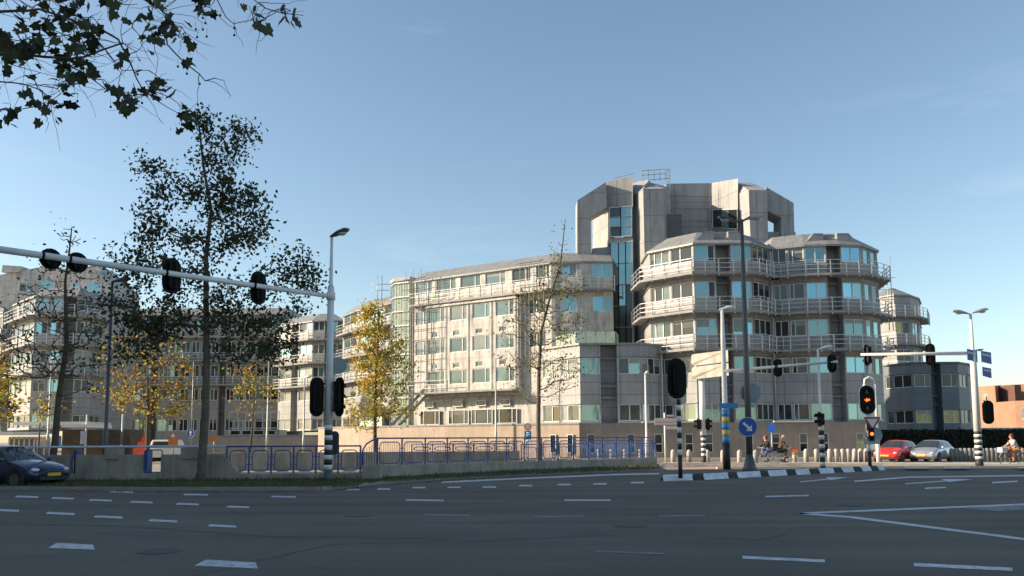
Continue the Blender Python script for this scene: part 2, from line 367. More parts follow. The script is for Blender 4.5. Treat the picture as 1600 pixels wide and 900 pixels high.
# road markings (pixels of the photo dropped on the ground plane)
mk = MB(); wk = MB()
def dash(x0, y0, x1, y1, h, b=None, skew=0):
    b = b or mk
    b.face([gp(x0 + skew, y0 - h / 2, .009), gp(x1 - skew * .2, y1 - h / 2, .009), gp(x1, y1 + h / 2, .009), gp(x0, y0 + h / 2, .009)])
dash(75, 852, 148, 855, 8, skew=14); dash(304, 879, 403, 883.5, 9.5, skew=18)
for x, y in ((5, 797), (92, 802), (167, 807.5), (252, 813.5), (345, 821.5)): dash(x - 21, y - .8, x + 25, y + 1.2, 3.2, skew=4)
for x, y in ((40, 776), (96, 778.5), (155, 781.5), (219, 784.5), (291, 787.5), (370, 792)): dash(x - 17, y - .5, x + 20, y + .6, 2.6, skew=4)
for x, y in ((188, 768.6), (305, 772.8), (442, 776)): dash(x - 18, y - .3, x + 20, y + .4, 2.2)
for x, y in ((552, 765), (600, 764), (655, 761.8), (710, 761.4), (765, 761), (822, 758.6), (882, 757), (938, 756), (996, 754)): dash(x - 12, y, x + 10, y, 2.3, skew=3)
dash(690, 753.5, 805, 748, 2.2); dash(805, 748, 960, 741.5, 2.0); dash(960, 741.5, 1030, 740, 2.0)
dash(634, 781, 694, 782, 2.2); dash(882, 781.5, 954, 781.5, 2.2); dash(1196, 775.8, 1264, 774, 2.0)
for a in ((660, 804, 735, 805), (834, 807, 914, 806.5), (1030, 806, 1102, 805), (932, 861.5, 1038, 865)): dash(*a, 2.2, wk)
dash(1160, 870.5, 1289, 876.5, 4.4); dash(1428, 882, 1582, 889.5, 5.2)
# hatched area outline
dash(1250, 802, 1900, 776, 2.6); dash(1250, 802, 1330, 808, 2.6); dash(1330, 808, 1900, 880, 3.4)
wk.face([gp(1504, 794, .01), gp(1600, 788.5, .01), gp(1640, 793, .01), gp(1560, 799, .01)])
# direction arrows
def arrow(x, y, l):
    mk.face([gp(x, y + 1.6, .0095), gp(x + l, y - 3.4, .0095), gp(x + l, y - 4.8, .0095), gp(x, y + .2, .0095)])
    mk.face([gp(x + l * .8, y - 6.6, .0098), gp(x + l * 1.5, y - 6.2, .0098), gp(x + l * .95, y - 1.8, .0098)])
arrow(1250, 752, 50); arrow(1415, 755, 70)
dash(1335, 752, 1420, 745.5, 2.0); dash(1420, 745.5, 1900, 739, 1.8); dash(1445, 763, 1478, 761.5, 2.0); dash(1550, 754, 1590, 752, 2.0)
struct(mk.build('road_markings', M_mark, fix=False)); struct(wk.build('worn_road_markings', M_worn, fix=False))

pt = MB(); M_patch = mat('tar_patch', (.095, .09, .08), .8, 0, .25, 1.5, .5, 70); M_patch2 = mat('new_asphalt', (.11, .10, .088), .85, 0, .2, 1, .6, 80)
for q in (((700, 838), (930, 829), (960, 836), (720, 847)), ((1010, 776), (1130, 773), (1150, 777), (1020, 780)), ((180, 828), (270, 832), (240, 838), (150, 833))):
    pt.face([gp(x, y, .0075) for x, y in q])
struct(pt.build('asphalt_patch', M_patch2, fix=False))
ts = MB()
def seam(pl, w):
    for (a, b_) in zip(pl[:-1], pl[1:]):
        p, q = gp(*a, .0082), gp(*b_, .0082); d_ = (q - p).normalized(); k_ = Vector((-d_.y, d_.x, 0)) * w; ts.face([p - k_, q - k_, q + k_, p + k_])
rs = random.Random(4)
def wob(pl, n=14, a=.6):
    o_ = []
    for (x0_, y0_), (x1_, y1_) in zip(pl[:-1], pl[1:]):
        for i in range(n): f = i / n; o_.append((x0_ + (x1_ - x0_) * f + rs.gauss(0, 2), y0_ + (y1_ - y0_) * f + rs.gauss(0, a) * .5))
    return o_ + [pl[-1]]
seam(wob([(900, 763), (1120, 770), (1400, 775), (1700, 783)]), .045); seam(wob([(0, 817), (200, 822), (420, 838), (700, 842)]), .03)
seam(wob([(1100, 840), (1190, 843), (1232, 833)]), .03); seam(wob([(640, 790), (760, 786), (900, 777)]), .03); seam(wob([(300, 900), (520, 850), (700, 846)]), .02)
struct(ts.build('tar_seams', M_patch, fix=False))
for i, (x_, y_) in enumerate(((560, 806), (985, 822), (1330, 790), (250, 862))):
    c_ = gp(x_, y_); m_ = MB(); m_.prism([(c_.x + .32 * math.cos(k * .314), c_.y + .32 * math.sin(k * .314)) for k in range(20)], .005, .012)
    o_ = m_.build('manhole_cover', mat('cast_iron', (.06, .055, .05), .6, .4, .3, 20), None, (c_.x, c_.y, 0)); tag(o_, ['round iron cover in the road left of the centre', 'round iron cover in the middle of the crossing', 'round iron cover near the hatched area on the right', 'round iron cover between the two large white dashes'][i], 'manhole cover')
# traffic island with black and white kerb blocks
ib = MB()
IN = [gp(x, y) for x, y in ((1034, 752), (1100, 750), (1200, 744.5), (1300, 739.5), (1385, 734.5))]
IF = [gp(x, y) for x, y in ((1042, 747), (1100, 744), (1200, 740), (1300, 736), (1380, 733.6))]
ib.prism([(p.x + .1, p.y + .62) for p in IN] + [(p.x, p.y) for p in reversed(IF)], 0.004, 0.13)
struct(ib.build('traffic_island', M_verge))
kw = MB(); kk = MB()
edges = [1036, 1084, 1100, 1140, 1153, 1191, 1202, 1232, 1245, 1268, 1282, 1306, 1318, 1337, 1348, 1364, 1374, 1384]
def iny(x):
    for (a, b_) in (((1034, 752), (1100, 750)), ((1100, 750), (1200, 744.5)), ((1200, 744.5), (1300, 739.5)), ((1300, 739.5), (1385, 734.5))):
        if x <= b_[0]: return a[1] + (b_[1] - a[1]) * (x - a[0]) / (b_[0] - a[0])
    return 734.5
for k in range(len(edges) - 1):
    a = gp(edges[k], iny(edges[k])); b_ = gp(edges[k + 1], iny(edges[k + 1])); a2 = a + Vector((0.1, 0.55, 0)); b2 = b_ + Vector((0.1, 0.55, 0))
    g = Vector((0.02, 0, 0)); t = 0.09; up = Vector((0, 0, 1))
    (kw if k % 2 == 0 else kk).hexa([a + g - up * 0, b_ - g, b2 - g, a2 + g],
        [a + g + Vector((0, t * 2.5, .17)), b_ - g + Vector((0, t * 2.5, .17)), b2 - g + up * .24, a2 + g + up * .24])
struct(kw.build('white_kerb_blocks', mat('kerb_white', (0.66, 0.69, 0.72), 0.7, 0, 0.2, 5, stain=0.35), bevel=0.02))
struct(kk.build('black_kerb_blocks', mat('kerb_black', (0.03, 0.03, 0.03), 0.8), bevel=0.02))

# ------------------------------------------------------------------ buildings
def offset(pl, d):
    n = len(pl); res = []; ns = []
    for a, b_ in zip(pl[:-1], pl[1:]):
        v = Vector((b_[0] - a[0], b_[1] - a[1])).normalized(); ns.append(Vector((v.y, -v.x)))
    for i in range(n):
        if i == 0: m_ = ns[0]
        elif i == n - 1: m_ = ns[-1]
        else:
            m_ = (ns[i - 1] + ns[i]).normalized(); m_ = m_ / max(0.45, m_.dot(ns[i]))
        res.append((pl[i][0] + m_.x * d, pl[i][1] + m_.y * d))
    return res
def wall_facet(mb, p0, p1, z0, z1, ops, depth=0.22, m=0):
    p0 = Vector((*p0, 0)); p1 = Vector((*p1, 0)); L = (p1 - p0).length; d = (p1 - p0) / L; n = Vector((d.y, -d.x, 0))
    us = sorted(set([0, L] + [u for o in ops for u in o[:2]])); zs = sorted(set([z0, z1] + [z for o in ops for z in o[2:4] if z0 < z < z1]))
    for a, b_ in zip(us[:-1], us[1:]):
        for c, e in zip(zs[:-1], zs[1:]):
            um, zm = (a + b_) / 2, (c + e) / 2
            if any(o[0] < um < o[1] and o[2] < zm < o[3] for o in ops): continue
            mb.face([p0 + d * a + Vector((0, 0, c)), p0 + d * b_ + Vector((0, 0, c)), p0 + d * b_ + Vector((0, 0, e)), p0 + d * a + Vector((0, 0, e))], m)
    for (a, b_, c, e) in [o[:4] for o in ops]:
        q = [p0 + d * a + Vector((0, 0, c)), p0 + d * b_ + Vector((0, 0, c)), p0 + d * b_ + Vector((0, 0, e)), p0 + d * a + Vector((0, 0, e))]
        for i in range(4): mb.face([q[i], q[(i + 1) % 4], q[(i + 1) % 4] - n * depth, q[i] - n * depth], m)
def make_window(parent, p0, p1, u0, u1, z0, z1, mull, glass, depth=0.14, fm=None, transom=None, fw=0.07):
    p0 = Vector((*p0, 0)); p1 = Vector((*p1, 0)); d = (p1 - p0).normalized(); n = Vector((d.y, -d.x, 0)); U = Vector((0, 0, 1))
    a = p0 + d * u0 - n * (depth - .05); L = u1 - u0; f = MB()
    def bar(ua, ub, za, zb):
        f.hexa([a + d * ua + U * za - n * .06, a + d * ub + U * za - n * .06, a + d * ub + U * za + n * .03, a + d * ua + U * za + n * .03],
               [a + d * ua + U * zb - n * .06, a + d * ub + U * zb - n * .06, a + d * ub + U * zb + n * .03, a + d * ua + U * zb + n * .03])
    bar(0.004, L - .004, z0 + .004, z0 + fw); bar(0.004, L - .004, z1 - fw, z1 - .004); bar(0.004, fw, z0 + fw, z1 - fw); bar(L - fw, L - .004, z0 + fw, z1 - fw)
    cuts = [0] + [x * L for x in mull] + [L]
    for c in cuts[1:-1]: bar(c - fw / 2, c + fw / 2, z0 + fw, z1 - fw)
    if transom: bar(fw, L - fw, transom - fw / 2, transom + fw / 2)
    w = f.build('window', fm or M_frame, parent)
    g = MB(); o = a - n * 0.03
    for k, (c, e) in enumerate(zip(cuts[:-1], cuts[1:])):
        mi = random.randrange(len(glass)) if k and random.random() < 0.6 else (0 if not k else mi_)
        if not k: mi = random.randrange(len(glass))
        mi_ = mi; tl = random.uniform(-.004, .004)
        g.face([o + d * (c + .01) + U * (z0 + .01) - n * tl, o + d * (e - .01) + U * (z0 + .01), o + d * (e - .01) + U * (z1 - .01) - n * tl, o + d * (c + .01) + U * (z1 - .01)], mi)
    g.build('pane', glass, w, fix=False)
    if random.random() < .4 and z1 - z0 > 1:
        bl = MB()
        for k, (c, e) in enumerate(zip(cuts[:-1], cuts[1:])):
            if random.random() < .35: continue
            zz = z1 - (z1 - z0) * random.choice((.25, .35, .5, .8)); bl.face([o + d * (c + .04) + U * zz + n * .012, o + d * (e - .04) + U * zz + n * .012, o + d * (e - .04) + U * (z1 - .02) + n * .012, o + d * (c + .04) + U * (z1 - .02) + n * .012])
        if bl.f: bl.build('blind', G_blind if glass[0] is not G_dark else G_shade, w, fix=False)
    return w
ROWS = [(17.2, 18.65), (13.9, 15.4), (10.6, 12.1), (7.3, 8.75), (3.2, 4.65)]
BALC = [(15.95, ), (12.6, ), (9.3, )]
def railing(mb, pl, z, h=1.25, step=1.3, levels=(1.25, 0.85, 0.45), w=0.045, drop=0.25):
    for a, b_ in zip(pl[:-1], pl[1:]):
        A = Vector((*a, 0)); B = Vector((*b_, 0)); L = (B - A).length; k = max(1, round(L / step))
        for l in levels: mb.beam(A + Vector((0, 0, z + l)), B + Vector((0, 0, z + l)), w, w)
        for i in range(0 if a == pl[0] else 1, k + 1):
            q = A + (B - A) * i / k; mb.beam(q + Vector((0, 0, z - drop)), q + Vector((0, 0, z + h)), 0.08, 0.05)
def wing(name, label, plan, spec, z0, z1, back, roof=(1.6, 1.5), rows=ROWS, balc=(), mw=None, mbase=None, glass=None, boff=1.0, bal_plan=None, loc=None, zbase=3.05, fm=None, wd=0.14, ledge=True):
    """plan left->right; spec per facet: [] plain, 'R' recess, or list of (f0,f1,[mullions])"""
    mw = mw or M_panel; glass = glass or [G_teal, G_grey, G_dark]
    cx = sum(p[0] for p in plan) / len(plan); cyy = sum(p[1] for p in plan) / len(plan)
    T = thing(name, label, 'building', loc or (cx, cyy, 0))
    wb_ = MB()
    for i, sp in enumerate(spec):
        p0, p1 = plan[i], plan[i + 1]; v = Vector((p1[0] - p0[0], p1[1] - p0[1])); L = v.length; v.normalize(); n = Vector((v.y, -v.x))
        if sp == 'R':
            q0 = (p0[0] - n.x * 1.3, p0[1] - n.y * 1.3); q1 = (p1[0] - n.x * 1.3, p1[1] - n.y * 1.3)
            for a, b_ in ((p0, q0), (q0, q1), (q1, p1)): wall_facet(wb_, a, b_, z0, z1, [])
            for zb in (16.0, 15.3, 12.7, 12.0, 9.4, 8.7, 6.2, 5.2):
                if z0 < zb < z1 - 1: wb_.hexa([(*p0, zb), (*p1, zb), (*q1, zb), (*q0, zb)] if 0 else
                    [(p0[0] - n.x * .8, p0[1] - n.y * .8, zb), (p1[0] - n.x * .8, p1[1] - n.y * .8, zb), (*q1, zb), (*q0, zb)],
                    [(p0[0] - n.x * .8, p0[1] - n.y * .8, zb + .15), (p1[0] - n.x * .8, p1[1] - n.y * .8, zb + .15), (*q1, zb + .15), (*q0, zb + .15)])
            continue
        ops = []
        for ri, (za, zb) in enumerate(rows):
            if zb > z1 or za < z0: continue
            for w in sp:
                if len(w) > 3 and ri not in w[3]: continue
                ops.append((w[0] * L, w[1] * L, za, zb, w[2], ri))
        wall_facet(wb_, p0, p1, z0, z1, ops)
        for o in ops:
            g = glass(i, o[5]) if callable(glass) and glass.__code__.co_argcount > 1 else (glass(i) if callable(glass) else glass)
            make_window(T, p0, p1, o[0], o[1], o[2], o[3], o[4], g, fm=fm)
        # thin drip ledges above the window rows
        if ledge:
            for (za, zb) in rows:
                if zb > z1 or za < z0: continue
                A = Vector((*p0, 0)) + Vector((n.x, n.y, 0)) * .04; B = Vector((*p1, 0)) + Vector((n.x, n.y, 0)) * .04
                wb_.beam(A + Vector((0, 0, zb + .06)), B + Vector((0, 0, zb + .06)), 0.10, 0.06)
    bk = [plan[-1]] + list(back) + [plan[0]]
    for a, b_ in zip(bk[:-1], bk[1:]): wall_facet(wb_, a, b_, z0, z1, [])
    wb_.build('wall', mw, T, fix=False)
    rb = MB(); ins = offset(plan, -roof[0]); oe = offset(plan, 0.18)
    for i in range(len(plan) - 1):
        rb.face([(*oe[i], z1 + .05), (*oe[i + 1], z1 + .05), (*ins[i + 1], z1 + roof[1]), (*ins[i], z1 + roof[1])])
        rb.face([(*oe[i], z1 - .12), (*oe[i + 1], z1 - .12), (*oe[i + 1], z1 + .05), (*oe[i], z1 + .05)])
        rb.face([(*oe[i], z1 - .12), (*oe[i + 1], z1 - .12), (*plan[i + 1], z1 - .12), (*plan[i], z1 - .12)])
    rb.face([(*p, z1 + roof[1]) for p in ins] + [(*p, z1 + roof[1]) for p in back])
    bb = [oe[-1]] + list(back) + [oe[0]]
    rb.face([(*oe[-1], z1), (*ins[-1], z1 + roof[1]), (*back[0], z1 + roof[1]), (*back[0], z1)])
    rb.face([(*oe[0], z1), (*ins[0], z1 + roof[1]), (*back[-1], z1 + roof[1]), (*back[-1], z1)])
    rb.build('roof', M_roofm if mw is not M_panel_b else M_panel_b, T, fix=False)
    if balc:
        bp_ = bal_plan or plan; op = offset(bp_, boff)
        for (zz,) in balc:
            sb = MB()
            for i in range(len(bp_) - 1):
                sb.hexa([(*bp_[i], zz - .1), (*bp_[i + 1], zz - .1), (*op[i + 1], zz - .1), (*op[i], zz - .1)],
                        [(*bp_[i], zz + .1), (*bp_[i + 1], zz + .1), (*op[i + 1], zz + .1), (*op[i], zz + .1)])
            bo = sb.build('balcony', M_slab, T, fix=False)
            rl = MB(); rp_ = offset(bp_, boff - .05); railing(rl, rp_, zz + .02); rl.build('railing', M_rail, bo, fix=False)
    if mbase:
        pass
    return T
def pipe(T, px, py, Y, z0, z1, r=.07):
    x, y = P2(px, py, Y); b = MB(); b.tube([(x, y, z0), (x, y, z1 - .3), (x - .35, y + .5, z1 + .4)], r, 8); b.build('downpipe', M_rail, T)

FULL = [(0.04, 0.96, [0.5])]
FULLB = [(0.04, 0.96, [0.66])]
# ---- wing with the two rounded bays
A = [P2(1003, 398, 77), P2(1013, 393, 72.6), P2(1083, 380, 69.3), P2(1117.5, 380, 69.3), P2(1140, 380, 69.3), P2(1174, 381, 69.4), P2(1203.5, 388, 71.4)]
Bp = [A[-1], P2(1256, 383, 70.2), P2(1290.5, 382, 70.0), P2(1312.5, 383, 70.0), P2(1346, 385, 70.4), P2(1370, 392, 72.4), (P2(1370, 392, 72.4)[0] + 1.6, 80)]
def g_front(i): return random.choice([[G_teal, G_dark, G_grey], [G_blue, G_teal], [G_grey, G_dark]])
def gA(i): return {1: [G_dark, G_grey, G_sage], 2: [G_teal, G_dark], 4: [G_blue, G_teal], 5: [G_dark, G_grey]}.get(i, [G_grey])
TA = wing('office_wing', 'grey office wing left of the drainpipe with one sunlit faceted bay', A,
     [[], [(0.03, 0.47, [.22, .6]), (0.51, 0.97, [.42])], FULLB, 'R', FULL, [(0.04, 0.92, [.33, .66])]], 3.0, 18.75,
     [(P2(1203.5, 388, 71.4)[0], 92), (P2(1003, 398, 77)[0], 92)], balc=BALC, glass=gA, bal_plan=[P2(1000, 398, 76.6)] + A[1:], roof=(1.9, 1.5))
def gB(i): return {0: [G_grey, G_dark], 1: [G_blue, G_teal], 3: [G_blue, G_teal], 4: [G_blind, G_teal]}.get(i, [G_teal])
TB = wing('office_wing', 'grey office wing right of the drainpipe with two shaded bays', Bp,
     [[(0.05, 0.47, [.45]), (0.52, 0.97, [.3])], FULL, 'R', FULL, [(0.08, 0.48, []), (0.55, 0.95, [])], []], 3.0, 18.75,
     [(P2(1370, 392, 72.4)[0] + 1.6, 92), (A[-1][0], 92)], balc=BALC, glass=gB, roof=(1.9, 1.5))
def gable(T, i0, i1, pl, lx=1.05, rise=1.2, groove=None):
    a_ = pl[i0]; c_ = pl[i1]; zb_ = 18.76; yf = min(a_[1], c_[1]) + .35
    def piece(xa, xb, ta, tb_, y_):
        b = MB(); b.extr([(xa, y_, zb_), (xb, y_, zb_), (tb_, y_, zb_ + rise), (ta, y_, zb_ + rise)], (0, 5, 0)); b.build('parapet_wall', M_panel, T)
    g0_, g1_ = groove
    piece(a_[0] - .02, g0_, a_[0] + lx, g0_, yf); piece(g1_, c_[0] + .02, g1_, c_[0] - lx, yf); piece(g0_ + .001, g1_ - .001, g0_ + .001, g1_ - .001, yf + .5)
gable(TA, 2, 5, A, groove=(A[3][0], A[4][0])); gable(TB, 1, 4, Bp, groove=(Bp[2][0], Bp[3][0]))
pipe(TB, 1203.5, 388, 71.1, 3.0, 18.6)
pipe(TA, 1034, 560, 70.9, 3.0, 9.6)

# ---- brick podium under the bays
x0 = P2(905, 660, 69.2)[0]; x1 = P2(1352, 690, 69.2)[0]
TP = thing('brick_podium', 'brown brick ground floor with small tall windows under the rounded office bays', 'building', ((x0 + x1) / 2, 69, 0))
pb = MB(); ops = []
for px, gl in ((924, 0), (986, 0), (1029, 0), (1077, 0), (1108, 0), (1171, 0), (1213, 0), (1256, 0), (1289, 0), (1345, 1)):
    u = P2(px, 690, 69.0)[0] - x0; ops.append((u - .36, u + .36, .42, 2.05, gl))
wall_facet(pb, (x0, 69.0), (x1, 69.0), 0, 3.0, ops)
wall_facet(pb, (x1, 69.0), (x1 + 1.4, 74), 0, 3.0, [])
wall_facet(pb, (x1 + 1.4, 74), (x1 + 1.6, 92), 0, 3.0, [])
pb.build('wall', M_brick, TP, fix=False)
for o in ops: make_window(TP, (x0, 69.0), (x1, 69.0), o[0], o[1], o[2], o[3], [], [G_yel] if o[4] else [G_dark], transom=1.2)
cp = MB(); cp.face([(x0, 68.97, 3.0), (x1 + .03, 68.97, 3.0), (x1 + 1.45, 74, 3.0), (x1 + 1.6, 76, 3.0), (x0, 76, 3.0)])
sx0 = P2(1208, 662, 69)[0]; sx1 = P2(1276, 662, 69)[0]
cp.box(sx0, sx1, 68.75, 69.0, 2.98, 3.12)
sx0 = P2(1003, 662, 69)[0]; sx1 = P2(1086, 662, 69)[0]; cp.box(sx0, sx1, 68.75, 69.0, 2.98, 3.12)
cp.build('coping', M_frame, TP)
# ---- low front block with glass balustrade
D = [P2(846, 564, 74.0), P2(906, 562, 70.0), P2(938, 561, 70.0), P2(964, 561, 70.0), P2(1001, 561, 70.0), P2(1034, 564, 71.3), P2(1040, 564, 74)]
TD = wing('office_wing', 'low grey block in front of the tower with a glass balustrade on its roof', D,
     [[(0.04, 0.46, [.55]), (.52, .96, [.35])], FULL, 'R', FULL, [(.06, .94, [.33, .66])], []], 3.0, 10.0, [(P2(1040, 564, 74)[0], 76.5), (P2(846, 564, 74)[0], 76.5)],
     roof=(0.3, 0.05), glass=lambda i: {0: [G_dark, G_grey, G_blind], 1: [G_teal, G_grey]}.get(i, [G_teal, G_dark, G_grey]))
gbm = MB(); pts = [P2(868, 530, 75), P2(900, 530, 71.5), P2(962, 530, 71.2), P2(967, 530, 74)]
for a, b_ in zip(pts[:-1], pts[1:]):
    A_ = Vector((*a, 0)); B_ = Vector((*b_, 0)); L = (B_ - A_).length; k = max(2, round(L / .9))
    for i in range(k):
        q0 = A_ + (B_ - A_) * (i + .05) / k; q1 = A_ + (B_ - A_) * (i + .95) / k
        gbm.hexa([q0 + Vector((0, 0, 10.1)), q1 + Vector((0, 0, 10.1)), q1 + Vector((0, .04, 10.1)), q0 + Vector((0, .04, 10.1))],
                 [q0 + Vector((0, 0, 11.25)), q1 + Vector((0, 0, 11.25)), q1 + Vector((0, .04, 11.25)), q0 + Vector((0, .04, 11.25))])
gbm.build('balustrade', mat('pale_glass', (0.36, 0.42, 0.34), 0.2, 0.2, 0.2, 2), TD)

# ---- long facade
Cc = [P2(648, 437, 85.7), P2(861, 408, 76.6), P2(908, 409, 76.3), P2(957, 409, 76.5)]
def gC(i): return [G_sage] if i == 0 else [G_blue, G_teal]
L1 = []
for a, b_ in ((.01, .14), (.175, .325), (.36, .51), (.545, .69), (.735, .865), (.90, .99)): L1.append((a, b_, [.72], (0,)))
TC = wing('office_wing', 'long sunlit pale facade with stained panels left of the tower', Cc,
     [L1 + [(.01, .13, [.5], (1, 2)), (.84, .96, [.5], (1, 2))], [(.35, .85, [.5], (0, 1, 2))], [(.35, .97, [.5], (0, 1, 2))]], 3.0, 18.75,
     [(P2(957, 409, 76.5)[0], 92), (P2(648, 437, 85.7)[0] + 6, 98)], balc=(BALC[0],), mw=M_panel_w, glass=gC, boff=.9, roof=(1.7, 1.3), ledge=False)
# projecting bay storeys
a = Vector(Cc[0]); b_ = Vector(Cc[1]); dv = (b_ - a); Ln = dv.length; dv.normalize(); nn = Vector((dv.y, -dv.x))
q0 = a + dv * Ln * .13 + nn * .7; q1 = a + dv * Ln * .80 + nn * .7
bay = MB(); bL = (q1 - q0).length; wops = []
for k in range(4):
    u0 = bL * (.02 + .25 * k); u1 = u0 + bL * .19
    for r in (1, 2, 3): wops.append((u0, u1, ROWS[r][0], ROWS[r][1], [.72]))
    for r in (2, 3): wops.append((u0 + .4, u1 - .9, ROWS[r][1] + .22, ROWS[r][1] + .75, []))
wall_facet(bay, q0, q1, 6.0, 15.6, [o[:4] for o in wops])
e0 = a + dv * Ln * .13; e1 = a + dv * Ln * .80
wall_facet(bay, e0, q0, 6.0, 15.6, []); wall_facet(bay, q1, e1, 6.0, 15.6, [])
bay.face([(*q0, 6.0), (*q1, 6.0), (*e1, 6.0), (*e0, 6.0)])
bay.face([(*(q0 + nn * .15), 15.6), (*(q1 + nn * .15), 15.6), (*e1, 16.5), (*e0, 16.5)])
bay.face([(*(q0 + nn * .15), 15.5), (*(q1 + nn * .15), 15.5), (*(q1 + nn * .15), 15.6), (*(q0 + nn * .15), 15.6)])
bayo = bay.build('bay', M_panel_w, TC, fix=False)
for o in wops: make_window(TC, q0, q1, o[0], o[1], o[2], o[3], o[4], [G_sage])
# vertical ribs on bay
rbm = MB()
for k in range(5):
    p = q0 + dv * bL * min(.995, max(.005, (-.02 + .25 * k))) + nn * .06; rbm.beam((*p, 6.0), (*p, 15.5), .06, .06)
rbm.build('pilaster', M_panel_w, TC)
# ground-storey windows under the bay (proud boxes) with sunny recess and balcony rail
for k in range(4):
    u = Ln * (.06 + .17 * k + (.05 if k else 0)); p = a + dv * u + nn * .16; p2_ = p + dv * 2.6
    make_window(TC, p, p2_, 0, 2.6, 3.2, 4.7, [.2, .78], [G_dark, G_grey], depth=.0); make_window(TC, p, p2_, .6, 1.8, 5.0, 5.6, [], [G_grey], depth=.0)
bs = MB(); z = 6.35; o0 = a + dv * 0 + nn * 1.8; o1 = a + dv * Ln * .80 + nn * 1.8
bs.hexa([(*(a + nn * .71), z), (*(a + dv * Ln * .8 + nn * .71), z), (*o1, z), (*o0, z)], [(*(a + nn * .71), z + .18), (*(a + dv * Ln * .8 + nn * .71), z + .18), (*o1, z + .18), (*o0, z + .18)])
bo = bs.build('balcony', M_slab, TC, fix=False)
rl = MB(); railing(rl, [tuple(a + nn * 1.75 + dv * -.0), tuple(a + dv * Ln * .34 + nn * 1.75)], z + .1); rl.build('railing', M_rail, bo)
# scaffolding-like maintenance rails on the two corners of the long facade
for (ff, zz0, zz1) in ((.02, 6, 19.5), (.86, 9.3, 19.0)):
    sc = MB()
    for du in (0, 1.0, 2.1):
        for dn in (1.0, 1.9):
            p = a + dv * (Ln * ff + du) + nn * dn; sc.tube([(*p, zz0), (*p, zz1)], .035, 5)
    z = zz0 + .5
    while z < zz1:
        for dn in (1.0, 1.9):
            p = a + dv * (Ln * ff - .4) + nn * dn; p2_ = a + dv * (Ln * ff + 2.6) + nn * dn; sc.tube([(*p, z), (*p2_, z)], .03, 5)
        z += 1.1
    sc.build('maintenance_frame', M_galv, TC, fix=False)
# ---- glass stair tower at the left end
gx = [P2(611, 440, 89.5), P2(616, 440, 88.0), P2(640, 437, 87.0), P2(650, 437, 88)]
TG = thing('stair_tower', 'slim glazed stair tower at the left end of the long sunlit facade', 'building', (gx[1][0], gx[1][1], 0))
sb = MB(); back = [(gx[3][0] + 1, 93), (gx[0][0] + 1, 93)]
sb.prism([offset(gx, -.15)[0]] + offset(gx, -.15)[1:] + back, 3.0, 19.2); sb.build('core', mat('pale_glass', (0.36, 0.42, 0.34), 0.2, 0.2, 0.2, 2), TG)
fr = MB(); sc = offset(gx, 0)
for z in [3.0 + 1.6 * k for k in range(11)]:
    for a_, b2 in zip(sc[:-1], sc[1:]): fr.beam((*a_, z), (*b2, z), .08, .12)
for a_, b2 in zip(sc[:-1], sc[1:]):
    A_ = Vector(a_); B_ = Vector(b2); k = max(1, round((B_ - A_).length / .6))
    for i in range(0 if a_ == sc[0] else 1, k + 1): q = A_ + (B_ - A_) * i / k; fr.beam((*q, 3.0), (*q, 19.2), .07, .07)
fr.build('frame', M_rail, TG); cpb = MB(); cpb.prism(offset(gx, .1) + back, 19.2, 19.6); cpb.build('roof', M_panel, TG)
# dark recess with diagonal stair between stair tower and yard
ds = MB(); p = Vector(P2(640, 600, 84.5))
for k in range(2):
    ds.beam((p.x - 2 + k * .8, p.y, 3), (p.x + 1.6 + k * .8, p.y, 7.0), .08, .3)
ds.build('fire_stair', M_galv, TG)
# extra block behind yellow tree
E2 = [P2(536, 505, 110), P2(560, 480, 105), P2(600, 470, 101), P2(626, 470, 97)]
TE2 = wing('office_wing', 'grey office wing half hidden behind the yellow tree', E2, [[(.1, .9, [.5])], FULLB, FULL], 3.0, 18.75, [(P2(626, 470, 97)[0] + 1, 112), (P2(536, 505, 110)[0], 118)], balc=BALC, glass=[G_grey, G_teal])
for px in (590, 597):
    an = MB(); p = at(px, 430, 103); an.tube([(p.x, p.y, 19), (p.x, p.y, p.z)], .05, 5)
    for zz in (1.2, 2.0): an.tube([(p.x - .8, p.y, p.z - zz), (p.x + 1.0, p.y, p.z - zz)], .04, 4)
    an.build('antenna', M_galv, TE2)

# ---- tower
TT = thing('office_tower', 'tall chamfered concrete tower crown with open corner frames above the office wings', 'building', (14, 79, 0))
def pz(px, py, Y): return at(px, py, Y)
tb = MB()
def slab(pix, Y0, th):          # a flat front polygon at depth Y0, thickness th backwards
    tb.extr([pz(x, y, Y0) for x, y in pix], (0, th, 0))
def skew(pixY, vec, b=None):    # polygon with individual depths
    (b or tb).extr([pz(x, y, Y) for x, y, Y in pixY], vec)
# left open frame (column + chamfer beam) as one bent frame
YL = 77.6
slab([(902, 470), (902, 313), (923, 338), (925, 470)], YL, 2.2)
slab([(902, 313), (947.5, 284), (948, 324), (923, 338)], YL, 2.2)
# upper body facets of left head
skew([(948, 284, 78.4), (989, 275, 77.6), (989, 323, 77.6), (948, 324, 78.4)], (0, 6, 0))
skew([(952, 371, 78.2), (989, 371, 77.6), (989, 379, 77.6), (952, 380, 78.2)], (0, 6, 0))
# inner return wall seen sunlit through the opening
skew([(926, 344, 84.5), (952, 328, 79.5), (952, 388, 79.5), (926, 390, 84.5)], (.6, .6, 0))
slab([(926, 388), (958, 385), (958, 415), (926, 415)], 78.6, 6)
# side infill right of glass
skew([(985, 320, 79.0), (993, 320, 79.0), (993, 545, 79.0), (985, 545, 79.0)], (0, 5, 0))
